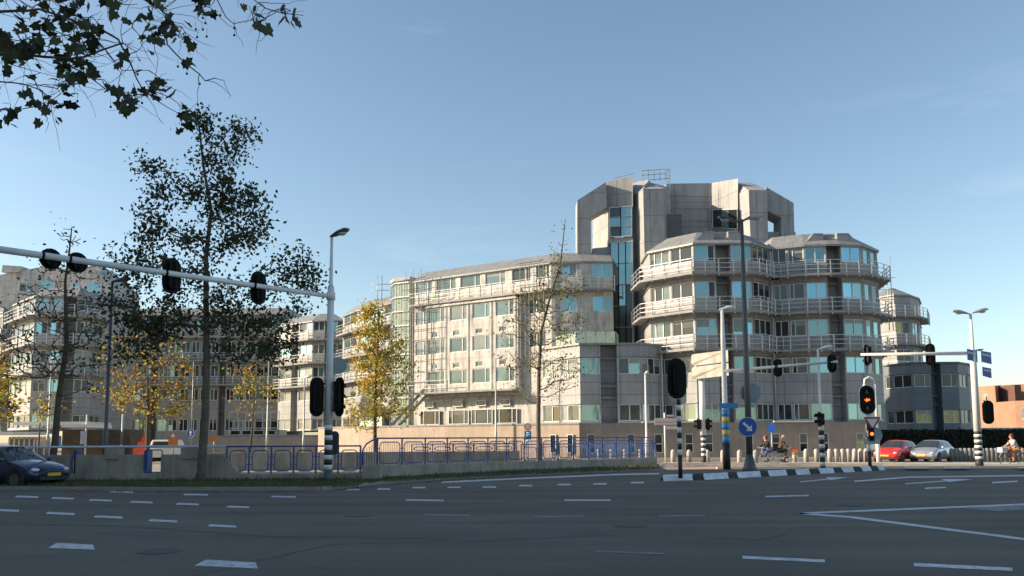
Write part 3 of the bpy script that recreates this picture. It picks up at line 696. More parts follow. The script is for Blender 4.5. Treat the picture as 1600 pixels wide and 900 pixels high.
# lit narrow pier + shaded front pier
pa = [pz(992, 300, 78.4), pz(1005, 300, 76.6), pz(1037, 300, 76.6), pz(1047, 300, 80)]
zt = pz(992, 276, 78.4).z; zl = pz(1005, 295, 76.6).z
base = [(pa[0].x, pa[0].y), (pa[1].x, pa[1].y), (pa[2].x, pa[2].y), (pa[3].x, pa[3].y), (pa[3].x, 86), (pa[0].x, 86)]
tb.prism(base, 8.0, zl)
hi = [(pa[0].x + .15, pa[0].y + 1.8), (pa[0].x + 1.6, 79.3), (pa[2].x - .6, 80.3), (pa[3].x, 81.6), (pa[3].x, 86), (pa[0].x + .15, 86)]
nb = len(base)
for i in range(nb):
    j = (i + 1) % nb; tb.face([(*base[i], zl), (*base[j], zl), (*hi[j], zt), (*hi[i], zt)])
tb.face([(*p, zt) for p in hi])
# back wall of the crown
slab([(1040, 287), (1112, 286), (1112, 372), (1040, 372)], 81, 4)
# recessed panel joints
for py in (306, 326, 345):
    A_ = pz(1042, py, 80.97); B_ = pz(1112, py, 80.97); tb.beam(A_, B_, .05, .04)
# right head: sunlit upper facet, dark opening, pier
skew([(1112, 286, 81), (1153, 279, 77), (1153, 328, 77), (1112, 329, 81)], (0, 6, 0))
skew([(1112, 355, 81), (1153, 357, 77), (1153, 392, 77), (1112, 390, 81)], (0, 6, 0))
pc = [pz(1153, 300, 77.2), pz(1170, 300, 75.8), pz(1198, 300, 75.8), pz(1206, 300, 78)]
zt2 = pz(1154, 278, 77).z; zl2 = pz(1170, 297, 75.8).z
base = [(pc[0].x, pc[0].y), (pc[1].x, pc[1].y), (pc[2].x, pc[2].y), (pc[2].x + .1, pc[3].y), (pc[2].x - .9, 86), (pc[0].x, 86)]
tb.prism(base, 17, zl2)
hi = [(pc[0].x, pc[0].y + 1.5), (pc[0].x + .3, 78.4), (pc[0].x + 1.4, 78.4), (pc[2].x - .2, 79), (pc[2].x - 1.1, 86), (pc[0].x, 86)]
for i in range(6):
    j = (i + 1) % 6; tb.face([(*base[i], zl2), (*base[j], zl2), (*hi[j], zt2), (*hi[i], zt2)])
tb.face([(*p, zt2) for p in hi])
YR = 76.8
slab([(1197, 292), (1240, 317), (1220, 340), (1197, 328)], YR, 2.2)
slab([(1240, 317), (1241.5, 372), (1220, 372), (1220, 340)], YR, 2.2)
slab([(1197, 362), (1243, 362), (1243, 392), (1197, 392)], YR + .4, 4)
tb.build('wall', M_tower, TT)
# glazing of the tower
gm = MB(); fm_ = MB()
def glz(quad, nx, nz, mats_):
    p = [pz(*q) for q in quad]     # bl, br, tr, tl
    for i in range(nx):
        for j in range(nz):
            def Q(u, v): return p[0] * (1 - u) * (1 - v) + p[1] * u * (1 - v) + p[2] * u * v + p[3] * (1 - u) * v
            gm.face([Q(i / nx, j / nz), Q((i + 1) / nx, j / nz), Q((i + 1) / nx, (j + 1) / nz), Q(i / nx, (j + 1) / nz)], random.choice(mats_(j)))
            e = [Q(i / nx, j / nz), Q((i + 1) / nx, j / nz), Q((i + 1) / nx, (j + 1) / nz), Q(i / nx, (j + 1) / nz)]
            for a_, b2 in ((0, 1), (1, 2), (2, 3), (3, 0)): fm_.beam(e[a_] - Vector((0, .05, 0)), e[b2] - Vector((0, .05, 0)), .07, .07)
glz([(953, 370, 78.0), (987, 369, 77.5), (987, 322, 77.5), (952, 325, 78.0)], 2, 3, lambda j: [0, 0, 1])
glz([(957, 545, 78.2), (989, 545, 77.6), (988, 377, 77.6), (955, 380, 78.2)], 3, 5, lambda j: [0, 0, 1] if j > 1 else [1, 2])
glz([(1113, 356, 80.7), (1152, 358, 76.9), (1152, 327, 76.9), (1113, 328, 80.7)], 3, 1, lambda j: [2, 2, 0])
go = gm.build('glazing', [G_teal, G_grey, G_dark], TT, fix=False); fm_.build('glazing_frame', M_rail, TT)
# caged ladder and roof rail
ld = MB()
for px in (1041.5, 1046.5): ld.beam(pz(px, 262, 79.6), pz(px, 362, 79.6), .06, .06)
for py in range(264, 362, 5): ld.beam(pz(1041.5, py, 79.6), pz(1046.5, py, 79.6), .04, .04)
for py in range(266, 350, 12): ld.beam(pz(1041, py, 79.0), pz(1047, py, 79.0), .05, .08)
for py in (264, 271, 279): ld.beam(pz(1003, py + 3, 79.8), pz(1041, py, 79.8), .07, .07)
for px in (1004, 1013, 1022, 1031, 1040): ld.beam(pz(px, 266, 79.8), pz(px, 282, 79.8), .07, .07)
ld.build('caged_ladder', M_rail, TT)
vt = MB(); p = pz(1046, 345, 78); vt.box(p.x - .4, p.x + 1.2, 77.8, 79, 19.5, p.z + .6); vt.build('roof_vent', M_steel, TT)
hr = MB()
for x_, y_ in ((958, 276), (975, 272)): hr.beam(pz(x_, y_ + 3, 80), pz(x_ + 16, y_ - 1, 80), .06, .06)
hr.build('roof_rail', M_rail, TT)

# ---- right far wing and low slate block
Ew = [P2(1374, 450, 96), P2(1396, 452, 94.5), P2(1419, 456, 95), P2(1422, 456, 95.1), P2(1434, 462, 97), P2(1437, 462, 101)]
TE = wing('office_wing', 'far rounded grey wing with balconies at the right end of the complex', Ew, [[], FULL, [], [(.1, .9, [.5])], []], 3.0, 18.6, [(P2(1437, 462, 101)[0], 110), (P2(1374, 450, 96)[0], 110)], balc=BALC, roof=(2.2, 1.3),
     glass=lambda i: [G_teal, G_yel, G_dark] if i == 1 else [G_blue, G_grey])
am = MB()
for px, h in ((1385, 418), (1390, 400)):
    p = at(px, h, 92); am.tube([(p.x, p.y, 14), (p.x, p.y, p.z)], .05, 5)
for zz in (16.2, 17.6, 18.8, 20.2): p = at(1378, 450, 92); am.beam((p.x - .6, 92, zz), (p.x + 1.6, 92, zz), .06, .06)
am.build('maintenance_frame', M_galv, TE)
Fp = [P2(1382, 585, 93), P2(1425, 585, 89.5), P2(1455, 585, 89.4), P2(1470, 585, 89.4), P2(1497, 585, 89.4), P2(1513, 585, 91.5), P2(1519, 585, 98)]
TF = wing('office_wing', 'low dark slate two storey block behind the parked red and silver cars', Fp,
     [[(.02, .28, []), (.32, .97, [.5])], [(.1, .93, [.66])], 'R', [(.04, .96, [.6])], [(.1, .9, [.5])], []], 1.2, 10.0, [(P2(1519, 585, 98)[0], 108), (P2(1382, 585, 93)[0], 108)],
     mw=M_panel_b, roof=(.3, .05), rows=[(7.25, 8.7), (3.2, 4.65)], glass=lambda i, ri: [G_dark, G_grey] if i in (0, 4) or ri == 0 else [G_yel, G_yel])

# ---- left wings
L2 = [P2(437, 505, 119), P2(457, 503, 117), P2(467, 502, 116), P2(489, 501, 113.8), P2(508, 501, 113.6), P2(518, 501, 113.6), P2(537, 501, 113.7), P2(541, 501, 118)]
TL2 = wing('office_wing', 'sunlit rounded wing behind the left signal mast', L2, [FULL, 'R', [(.08, .92, [.5])], FULL, 'R', FULL, []], 3.0, 18.7,
     [(P2(541, 501, 118)[0], 130), (P2(437, 505, 119)[0], 134)], balc=BALC, roof=(1.6, 1.3), glass=lambda i: [G_teal, G_grey, G_blind])
Lm = [P2(120, 500, 122), P2(195, 500, 124), P2(240, 500, 124), P2(250, 500, 124), P2(300, 500, 124), P2(345, 500, 124), P2(355, 500, 124), P2(400, 500, 124), P2(446, 500, 124)]
wn = [(.03, .3, [.5]), (.36, .63, [.5]), (.7, .97, [.5])]
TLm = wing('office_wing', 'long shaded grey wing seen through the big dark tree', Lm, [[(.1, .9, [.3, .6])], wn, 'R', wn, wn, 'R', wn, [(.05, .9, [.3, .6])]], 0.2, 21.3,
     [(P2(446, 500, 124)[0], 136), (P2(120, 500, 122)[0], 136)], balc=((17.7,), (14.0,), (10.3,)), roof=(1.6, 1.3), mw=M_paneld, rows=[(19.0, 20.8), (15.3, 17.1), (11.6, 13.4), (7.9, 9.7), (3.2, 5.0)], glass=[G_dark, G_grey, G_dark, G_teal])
L3 = [P2(22, 475, 97), P2(36, 475, 94), P2(55, 475, 91), P2(100, 475, 91), P2(120, 475, 91), P2(146, 475, 92), P2(166, 475, 96)]
TL3 = wing('office_wing', 'faceted wing with one sunlit edge behind the leaning bare tree', L3, [FULL, FULL, [(.04, .47, [.5]), (.53, .96, [.5])], 'R', FULL, [(.1, .9, [.5])]], 3.0, 18.3,
     [(P2(166, 475, 96)[0], 104), (P2(22, 475, 97)[0], 104)], balc=BALC, roof=(2.0, 1.4), rows=[(16.7, 18.1)] + ROWS[1:], glass=lambda i: [G_blue, G_teal, G_grey] if i == 2 else [G_grey, G_blind, G_dark])
L4 = [P2(-60, 470, 128), P2(-20, 470, 125), P2(6, 470, 122.5), P2(16, 470, 124), P2(26, 470, 128)]
wing('office_wing', 'sunlit wing at the left edge of the photo', L4, [wn, FULL, [(.1, .9, [.5])], []], 3.0, 21.6, [(P2(26, 470, 128)[0], 140), (P2(-60, 470, 128)[0], 140)], balc=((17.7,), (14.0,), (10.3,)), roof=(1.5, 1.3), rows=[(19.0, 20.8), (15.3, 17.1), (11.6, 13.4), (7.9, 9.7), (3.2, 5.0)], glass=[G_grey, G_teal])
TT2 = thing('office_tower', 'pale gabled concrete tower top rising behind the left wings', 'building', (-70, 127, 0))
t2 = MB()
t2.extr([at(x, y, 127) for x, y in ((-12, 560), (-12, 432), (28, 424), (70, 416), (92, 420), (92, 560))], (0, 9, 0))
t2.extr([at(x, y, 126) for x, y in ((96, 560), (96, 420), (146, 420), (172, 442), (173, 560))], (0, 10, 0))
t2.extr([at(x, y, 126.6) for x, y in ((2, 425), (4, 414), (34, 416), (30, 425))], (0, 6, 0))
t2.extr([at(x, y, 128) for x, y in ((132, 421), (146, 412), (172, 432), (174, 445))], (0, 6, 0))
t2.build('wall', M_panel_w, TT2)
p = at(112, 462, 125.9); p1_ = at(124, 446, 125.9)
for qx, qy in ((30, 448), (62, 446), (30, 476), (62, 474), (135, 448)):
    p9 = at(qx, qy + 8, 126.9 if qx < 90 else 125.9); make_window(TT2, (p9.x, p9.y - .05), (p9.x + 2.4, p9.y - .05), 0, 2.4, p9.z, p9.z + 1.6, [.5], [G_grey, G_teal], depth=0)
make_window(TT2, (p.x, 125.95), (p1_.x, 125.95), 0, p1_.x - p.x, p.z, p1_.z, [.5], [G_blue], depth=0)

# ---- podium walls on the left (sunlit brick)
M_brick_l = mat('sunlit_brick', (0.4, 0.3, 0.24), 0.85, 0, 0.12, 0.8, 0.3, 60, brick=((0.50, 0.39, 0.30), (0.45, 0.34, 0.26), (0.40, 0.34, 0.28), 0.23, 0.075, 0.012), stain=0.2)  # lighter copy of the podium brick, sunlight put into its colour
def pwall(label, pts, z1, zcop, m=M_brick_l, name='garden_wall'):
    T = thing(name, label, 'wall', (*pts[0], 0)); b = MB(); c = MB(); ip = offset(pts, -.35)
    for i in range(len(pts) - 1):
        b.hexa([(*pts[i], 0), (*pts[i + 1], 0), (*ip[i + 1], 0), (*ip[i], 0)], [(*pts[i], z1), (*pts[i + 1], z1), (*ip[i + 1], z1), (*ip[i], z1)])
    op = offset(pts, .06); iq = offset(pts, -.42)
    for i in range(len(pts) - 1):
        c.hexa([(*op[i], z1 + .002), (*op[i + 1], z1 + .002), (*iq[i + 1], z1 + .002), (*iq[i], z1 + .002)], [(*op[i], zcop), (*op[i + 1], zcop), (*iq[i + 1], zcop), (*iq[i], zcop)])
    b.build('wall', m, T); c.build('coping', M_slab, T); return T
x905 = P2(905, 660, 69.2)[0]
w1 = [P2(497, 690, 86.5), P2(560, 690, 81.5), P2(700, 690, 75.5), (x905 - .02, 68.98)]
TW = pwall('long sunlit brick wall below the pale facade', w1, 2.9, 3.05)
for px in (867, 892):
    d0 = Vector(w1[2]); d1 = Vector(w1[3]); Lw = (d1 - d0).length; u = (px - 700) / 205 * Lw
    make_window(TW, tuple(d0 + Vector((0, -.06))), tuple(d1 + Vector((0, -.06))), u - .3, u + .3, .42, 2.05, [], [G_dark], depth=0, transom=1.2)
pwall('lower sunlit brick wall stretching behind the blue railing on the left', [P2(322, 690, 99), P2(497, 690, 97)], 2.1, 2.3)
# small glazed terrace on top of it
tg = thing('glazed_terrace', 'white framed glazed terrace with railing on the low brick wall', 'pavilion', (*P2(360, 660, 100), 2.3))
b = MB(); A_ = Vector(P2(358, 660, 100)); B_ = Vector(P2(436, 660, 99.5))
b.box(A_.x, B_.x, 100, 103, 0, 3.0); b.build('base', M_panel_w, tg)
b = MB(); railing(b, [tuple(A_), tuple(B_)], 3.0, 2.2, 1.0, (2.2, 1.1, .2), .1, 0)
b.build('railing', M_rail, tg)
for k in range(4): make_window(tg, (A_.x, 99.9), (B_.x, 99.9), .2 + k * 1.45, 1.5 + k * 1.45, 2.35, 2.95, [], [G_dark], depth=0)

# ---- brick houses on the right
TRB = thing('brick_building', 'orange brick apartment block beyond the right mast', 'building', (*P2(1560, 680, 150), 0))
rb_ = MB(); ops2 = []; a_ = P2(1514, 640, 152); b2 = P2(1557, 640, 146); c2 = P2(1566, 640, 150); d2 = P2(1620, 640, 146)
for f in (.25, .62): ops2 += [(f * 5.3, f * 5.3 + 1.1, 7.4, 9.6), (f * 5.3, f * 5.3 + 1.1, 3.2, 5.6)]
wall_facet(rb_, a_, b2, 0, 11.0, ops2)
ops3 = [(.9, 1.7, 2.2, 4.6), (2.7, 3.5, 2.2, 4.6), (4.5, 5.4, 2.2, 4.6)]
wall_facet(rb_, (b2[0], b2[1]), (c2[0], c2[1] + .01), 0, 11.0, []); wall_facet(rb_, c2, d2, 0, 11.3, ops3)
rb_.face([(*a_, 11.0), (*b2, 11.0), (*c2, 11.0), (c2[0], 170, 11.0), (a_[0], 170, 11.0)]); rb_.face([(*c2, 11.3), (*d2, 11.3), (d2[0], 170, 11.3), (c2[0], 170, 11.3)])
wall_facet(rb_, (a_[0], 170), a_, 0, 11.0, [])
rb_.build('wall', M_redbrick, TRB, fix=False)
for o in ops2: make_window(TRB, a_, b2, *o, [.5], [G_blind, G_dark])
for o in ops3: make_window(TRB, c2, d2, *o, [.5], [G_blind, G_grey])
bx = MB(); p = at(1569, 603, 147); q = at(1592, 638, 145); bx.box(p.x, q.x, 144, 150, q.z, p.z); bx.build('bay', mat('dark_brick', (.12, .06, .045), .8), TRB)
TW2 = thing('brick_house', 'lower orange brick house at the right edge with pale window strips', 'building', (*P2(1590, 690, 125), 0))
rb_ = MB(); a_ = P2(1588, 660, 127); b2 = P2(1680, 660, 120); wall_facet(rb_, a_, b2, 0, 7.3, [(.8, 1.6, 1.5, 3.2), (.8, 1.6, 4.4, 6.2)]); wall_facet(rb_, (a_[0], 140), a_, 0, 7.3, [])
rb_.face([(*a_, 7.3), (*b2, 7.3), (b2[0], 140, 7.3), (a_[0], 140, 7.3)]); rb_.build('wall', M_redbrick, TW2, fix=False)
for z_ in ((1.5, 3.2), (4.4, 6.2)): make_window(TW2, a_, b2, .8, 1.6, *z_, [], [G_blind])
cn = thing('canopy', 'pale flat canopy roof sticking out beside the low slate block', 'canopy', (*P2(1540, 680, 95), 0))
b = MB(); A_ = at(1518, 672, 95); b.box(A_.x, A_.x + 6, 94, 97, A_.z - .1, A_.z + .25)
b.build('roof', M_galv, cn); b = MB()
for dx in (.4, 5.4): b.cyl(A_.x + dx, 95, 0, A_.z - .1, .08)
b.build('post', M_galv, cn)

# off-frame neighbours on the left whose shade lies over the crossing
for (lab, x0_, x1_, y0_, y1_, h) in (('tall brown brick office block beside the crossing, left of the photo', -78, -50, -60, 12, 37), ('broad brick apartment block beside the crossing, further left', -80, -50, 12.01, 41.5, 38)):
    T = thing('brick_building', lab, 'building', ((x0_ + x1_) / 2, (y0_ + y1_) / 2, 0)); b = MB(); oo = []
    Lf = y1_ - y0_
    for fl in range(int(h // 3.4)):
        u = 1.5
        while u < Lf - 2.5: oo.append((u, u + 1.6, 1 + fl * 3.3, 2.6 + fl * 3.3)); u += 3.1
    wall_facet(b, (x1_, y0_), (x1_, y1_), 0, h, oo); wall_facet(b, (x0_, y1_), (x0_, y0_), 0, h, []); wall_facet(b, (x0_, y0_), (x1_, y0_), 0, h, []); wall_facet(b, (x1_, y1_), (x0_, y1_), 0, h, [])
    b.face([(x0_, y0_, h), (x1_, y0_, h), (x1_, y1_, h), (x0_, y1_, h)]); b.build('wall', M_brick, T, fix=False)
    g = MB(); g.face([(x1_ - .15, y0_ + .5, .5), (x1_ - .15, y1_ - .5, .5), (x1_ - .15, y1_ - .5, h - .5), (x1_ - .15, y0_ + .5, h - .5)]); g.build('glazing', G_grey, T, fix=False)

# ------------------------------------------------------------------ bridge parapets and railings
def rloop(mb, a, b_, z0, z1, r=.16, t=.022):
    a = Vector(a); b_ = Vector(b_); d = (b_ - a).normalized(); L = (b_ - a).length; pts = []
    for (cu, cz, a0) in ((L - r, z1 - r, 0), (r, z1 - r, 90), (r, z0 + r, 180), (L - r, z0 + r, 270)):
        for k in range(5):
            an = R(a0 + k * 22.5); pts.append(a + d * (cu + r * math.cos(an)) + Vector((0, 0, cz + r * math.sin(an))))
    mb.tube(pts, t, 6, closed=True)
def blue_rail(T, A_, B_, z0, z1, n, bars=0, gap=.13):
    A_ = Vector((*A_, 0)); B_ = Vector((*B_, 0)); d = (B_ - A_).normalized(); hb = MB()
    hb.tube([A_ + Vector((0, 0, z1)), B_ + Vector((0, 0, z1))], .032, 8); hb.build('handrail', M_blue, T)
    for i in range(n + 1):
        p = A_ + (B_ - A_) * i / n; b = MB(); b.beam(p + Vector((0, 0, z0 - .15)), p + Vector((0, 0, z1)), .06, .06); b.build('post', M_blue, T)
    for i in range(n):
        p = A_ + (B_ - A_) * i / n + d * gap; q = A_ + (B_ - A_) * (i + 1) / n - d * gap; b = MB()
        rloop(b, p, q, z0 + .02, z1 - .16)
        for zz in (z0 + .28, z1 - .42):
            b.beam(p - d * gap + Vector((0, 0, zz)), p + Vector((0, 0, zz)), .03, .03); b.beam(q + Vector((0, 0, zz)), q + d * gap + Vector((0, 0, zz)), .03, .03)
        if bars:
            for k in range(1, bars): m_ = p + (q - p) * k / bars; b.tube([m_ + Vector((0, 0, z0 + .03)), m_ + Vector((0, 0, z1 - .17))], .008, 4)
        b.build('rail_panel', M_blue, T)
YW = 31.9
def wx(px): return P2(px, 725, YW)[0]
T1 = thing('parapet', 'near concrete canal wall with blue railed openings on the left', 'wall', (wx(300), YW, 0))
b = MB(); TH = .35
slots = [(wx(107), wx(118)), (wx(219), wx(251))]
xs = [-60, slots[0][0], slots[0][1], slots[1][0], slots[1][1], wx(345)]
for k in (0, 2, 4): b.box(xs[k], xs[k + 1], YW, YW + TH, 0, 1.12)
for s_ in slots: b.box(s_[0], s_[1], YW, YW + TH, 0, .38)
b.box(wx(345) + .002, wx(568), YW, YW + TH, 0, .34)
b.hexa([(wx(345), YW, .34), (wx(345) + .75, YW, .34), (wx(345) + .75, YW + TH, .34), (wx(345), YW + TH, .34)],
       [(wx(345), YW, 1.12), (wx(345) + .02, YW, 1.12), (wx(345) + .02, YW + TH, 1.12), (wx(345), YW + TH, 1.12)])
for px, w in ((175, .26), (297, .34)): b.box(wx(px) - w, wx(px) + w, YW - .12, YW + TH + .1, .95, 1.40)
b.build('wall', M_conc, T1, bevel=.02)
hr = MB(); hr.tube([(-60, YW + .15, 1.44), (wx(350), YW + .15, 1.44)], .045, 8); hr.build('handrail', mat('skylit_rail', (.5, .54, .66), .35, .2), T1)  # pale tone is sky and sun light painted into the rail colour
blue_rail(T1, (wx(352), YW + .15), (wx(562), YW + .15), .42, 1.42, 6)
for s_ in slots:
    b = MB(); rloop(b, (s_[0] + .06, YW + .2, 0), (s_[1] - .03, YW + .2, 0), .42, 1.3, .1); b.box(s_[0], s_[0] + .1, YW + TH + .01, YW + TH + .5, .2, 1.3); b.build('rail_panel', M_blue, T1)
g0 = gp(594, 751); g1 = gp(1027, 728.5)
T2 = thing('bridge_railing', 'long blue bridge railing with rounded panels on a low concrete base', 'railing', (g0.x, g0.y, 0))
dv2 = (g1 - g0).normalized(); n2 = Vector((-dv2.y, dv2.x, 0)); b = MB()
b.hexa([g0, g1, g1 + n2 * .4, g0 + n2 * .4], [g0 + Vector((0, 0, .60)), g1 + Vector((0, 0, .52)), g1 + n2 * .4 + Vector((0, 0, .52)), g0 + n2 * .4 + Vector((0, 0, .60))])
b.box(wx(567), wx(567) + .72, YW - .25, YW + .45, 0, .66)
b.build('base', M_conc, T2, bevel=.02)
r0 = g0 + n2 * .2; r1 = g1 + n2 * .2
blue_rail(T2, (r0.x, r0.y), (r1.x, r1.y), .66, 1.72, 16, bars=11, gap=.12)
b = MB(); b.tube([(wx(565), YW + .2, .62), (wx(565), YW + .2, 1.25), (wx(571), YW + .2, 1.5), (wx(583), YW + .2, 1.68), (r0.x, r0.y, 1.72)], .032, 8)
for k in range(6): x_ = wx(565) + .1 * k + .06; b.tube([(x_, YW + .2, .66), (x_, YW + .2, 1.25 + .07 * k)], .01, 4)
b.build('rail_end', M_blue, T2)
# far side of the bridge
f0 = (P2(300, 700, 44)[0], 44); f1 = P2(812, 700, 46.5); f2 = P2(1025, 700, 52.5)
T3 = thing('bridge_parapet', 'far grey parapet of the bridge seen through the near railing', 'wall', (*f1, 0))
b = MB(); a_ = Vector((*f0, 0)); b2 = Vector((*f1, 0)); c2 = Vector((*f2, 0)); yy = Vector((0, .35, 0))
b.hexa([a_, b2, b2 + yy, a_ + yy], [a_ + Vector((0, 0, .98)), b2 + Vector((0, 0, .98)), b2 + yy + Vector((0, 0, .98)), a_ + yy + Vector((0, 0, .98))])
b.hexa([b2 + Vector((.01, 0, 0)), c2, c2 + yy, b2 + yy + Vector((.01, 0, 0))], [b2 + Vector((.01, 0, .25)), c2 + Vector((0, 0, .25)), c2 + yy + Vector((0, 0, .25)), b2 + yy + Vector((.01, 0, .25))])
b.build('wall', M_conc, T3)
T4 = thing('bridge_railing', 'second blue railing on the far side of the bridge', 'railing', (*f1, 0))
blue_rail(T4, (f1[0] + .1, f1[1] + .15), (f2[0], f2[1] + .15), .4, 1.35, 9, bars=9)
blue_rail(T4, (P2(640, 700, 45)[0], 45.9), (f1[0] - .3, f1[1] + .1), 1.02, 1.4, 5)

# ------------------------------------------------------------------ poles, signals, lamps, signs
def stadium(w, h, k=8):
    pts = []
    for a0, cz in ((0, h / 2 - w / 2), (180, -h / 2 + w / 2)):
        for i in range(k + 1):
            an = R(a0 + 180 * i / k); pts.append((w / 2 * math.cos(an), cz + w / 2 * math.sin(an)))
    return pts
M_lens_off = mat('dark_lens', (.02, .02, .02), .15)
M_amber = mat('amber_light', (.9, .25, .03), .4, emit=(1, .11, .012), estr=2.2)
def signal(T, c, face, w=.62, h=1.35, border=False, lit=None, hood=True, hw=.30):
    """c centre, face = unit vector the lamps look at. Back plate + housing + hoods as one head"""
    c = Vector(c); f = Vector(face).normalized(); r = Vector((0, 0, 1)).cross(f).normalized(); U = Vector((0, 0, 1)); b = MB()
    b.extr([c + r * x + U * z for x, z in stadium(w, h)], f * .03, 0)
    if border: b.tube([c + f * .035 + r * x + U * z for x, z in stadium(w - .03, h - .03)], .022, 6, 1, closed=True)
    b.extr([c - f * .17 + r * x + U * z for x, z in stadium(hw, h * .80, 5)], f * .165, 0)
    n = 3 if h > .9 else 2; st = h * .8 / n
    for k in range(n): 
        zc = (k - (n - 1) / 2) * st; b.beam(c - f * .19 + U * (zc + st * .42), c - f * .19 + U * (zc - st * .42), .16, .05)
    o = b.build('signal_head', [M_black, M_white], T)
    for k in range(n):
        zc = ((n - 1) / 2 - k) * st; l = MB(); cc = c + f * .034 + U * zc; rr = .10 if hw > .2 else .07
        l.extr([cc + r * rr * math.cos(a * .523) + U * rr * math.sin(a * .523) for a in range(12)], f * .01)
        l.build('lens', M_lens_off, o)
        v = MB(); arc = [cc + r * (rr + .02) * math.cos(R(200 - a * 22)) + U * (rr + .02) * math.sin(R(200 - a * 22)) for a in range(11)]
        for p, q in zip(arc[:-1], arc[1:]): v.face([p, q, q + f * .2, p + f * .2])
        v.build('visor', M_black, o, fix=False)
    if lit == 'arrow':
        l = MB(); cc = c + f * .052 + U * 0; s_ = 1
        L_ = r * (-1)
        # arrow pointing to the viewer's left
        vl = Vector((-1, 0, 0)); vl = (vl - f * vl.dot(f)).normalized()
        l.extr([cc + vl * .15, cc + U * .12 + vl * .02, cc + U * .045 + vl * .02, cc + U * .045 - vl * .12, cc - U * .045 - vl * .12, cc - U * .045 + vl * .02, cc - U * .12 + vl * .02], f * .01)
        l.build('lit_arrow', M_amber, o)
    return o
def bands(T, x, y, z0, r, cols, hh, name='band'):
    z = z0
    for i, c in enumerate(cols):
        b = MB(); b.cyl(x, y, z, z + hh[i] - .001, r, n=16); b.build(name, c, T); z += hh[i]
def lamp_head(T, p, d, l=.75, w=.16, m=None, drop=.0):
    """cobra head pointing along d"""
    p = Vector(p); d = Vector(d).normalized(); r = d.cross(Vector((0, 0, 1))).normalized(); b = MB(); U = Vector((0, 0, 1))
    prof = [(0, .35, .03, .03), (.2, .7, .07, .05), (.5, 1.0, .13, .06), (.8, .95, .13, .05), (1.0, .55, .06, .03)]
    rings = []
    for t, ww, zu, zd in prof:
        c = p + d * l * t + U * (.12 * t); rings.append([c + r * w * ww * math.cos(a * math.pi / 5) + U * (zu if a < 5 else zd) * math.sin(a * math.pi / 5) for a in range(10)])
    for A_, B_ in zip(rings[:-1], rings[1:]):
        for j in range(10): b.face([A_[j], A_[(j + 1) % 10], B_[(j + 1) % 10], B_[j]], sm=True)
    b.face(rings[0]); b.face(rings[-1]); o = b.build('lamp_head', m or M_galv, T)
    g = MB(); g.ball(p + d * l * .62 + U * .045, l * .25, w * .75, .10); g.build('lens', mat('lamp_glass', (.5, .5, .46), .15, spec=.6), o)
    return o

# 1. near left signal mast with long arm
p = gp(512, 757); x, y = p.x, p.y
T = thing('signal_mast', 'near signal mast with one lamp on top and a long arm to the left', 'traffic light', (x, y, 0))
hh = [.55] + [.315] * 9
hs = [M_steel, M_wgrey, M_blk2, M_wgrey, M_blk2, M_wgrey, M_blk2, M_wgrey, M_blk2, M_wgrey]
ztop = at(512, 679, y).z
bands(T, x, y, 0.0, .17, [M_steel], [.55])
nb_ = 9; hb_ = (ztop - .55 + .35) / nb_
bands(T, x, y, .55, .155, [M_white, M_blk2] * 4 + [M_white], [hb_] * 9)
zb = .55 + hb_ * 9; z_arm = at(512, 463, y).z; z_top = at(513, 370, y).z
b = MB(); b.tube([(x, y, zb), (x, y, z_arm + .35)], [.145, .125], 16); b.tube([(x, y, z_arm + .35), (x, y, z_arm + .45), (x, y, z_top)], [.125, .075, .05], 14)
b.build('pole', M_wgrey, T)
arm_e = at(-30, 385.5, 22.0)
b = MB(); b.tube([(x, y, z_arm), arm_e], [.085, .105], 12); b.tube([(x, y, z_arm - .14), (x, y, z_arm + .14)], .17, 16); b.build('arm', M_wgrey, T)
lamp_head(T, (x - .05, y, z_top), (.9, -.35, .1), .80, .2, M_steel)
def on_arm(t): return Vector((x, y, z_arm)).lerp(arm_e, t)
ad = (arm_e - Vector((x, y, z_arm))).normalized(); fdir = Vector((ad.y, -ad.x, 0)); fdir = fdir if fdir.y > 0 else -fdir
def arm_t(px):
    best = min(range(1000), key=lambda k: abs(proj(on_arm(k / 1000))[0] - px)); return best / 1000
def proj(P):
    v = CR.transposed() @ (Vector(P) - Vector((0, 0, EYE))); return (PP[0] + F * v.x / -v.z, PP[1] - F * v.y / -v.z)
for px, (w_, h_) in ((83, (.62, .64)), (125, (.62, .64)), (273, (.62, 1.2)), (409, (.6, 1.22))):
    c = on_arm(arm_t(px)); signal(T, c + fdir * .22 + Vector((0, 0, -.02)), fdir, w_, h_)
    k_ = MB(); q = c + ad * .28; k_.tube([q - ad * .03, q + ad * .03], .125, 12); k_.build('clamp', M_black, T)
for px, w_ in ((495, .52), (530, .46)):
    q = at(px, 620, y - .05); signal(T, q, (.55 if px > 510 else -.35, .8, 0), w_, 1.5)
    k_ = MB(); k_.beam((x, y, q.z + .5), (q.x, q.y, q.z + .5), .05, .05); k_.beam((x, y, q.z - .5), (q.x, q.y, q.z - .5), .05, .05); k_.build('bracket', M_black, T)
def disc(T, c, face, r, m, name='sign_plate', th=.02, k=28, rim=None):
    c = Vector(c); f = Vector(face).normalized(); rr = Vector((0, 0, 1)).cross(f).normalized(); U = Vector((0, 0, 1)); b = MB()
    b.extr([c + rr * r * math.cos(2 * math.pi * i / k) + U * r * math.sin(2 * math.pi * i / k) for i in range(k)], f * th)
    return b.build(name, m, T)
q = at(521, 571, y + .12); disc(T, (x + .28, y + .25, q.z), (-.35, 1, 0), .32, mat('sign_back', (.22, .27, .30), .5, .3), th=.02)
q = at(519, 692, y + .12); b = MB(); b.extr([(x + .19 + u * .9, y + .18 + u * .3, q.z + v) for u, v in stadium(.34, .9)], (0, .04, 0)); b.build('control_box', M_blk2, T)

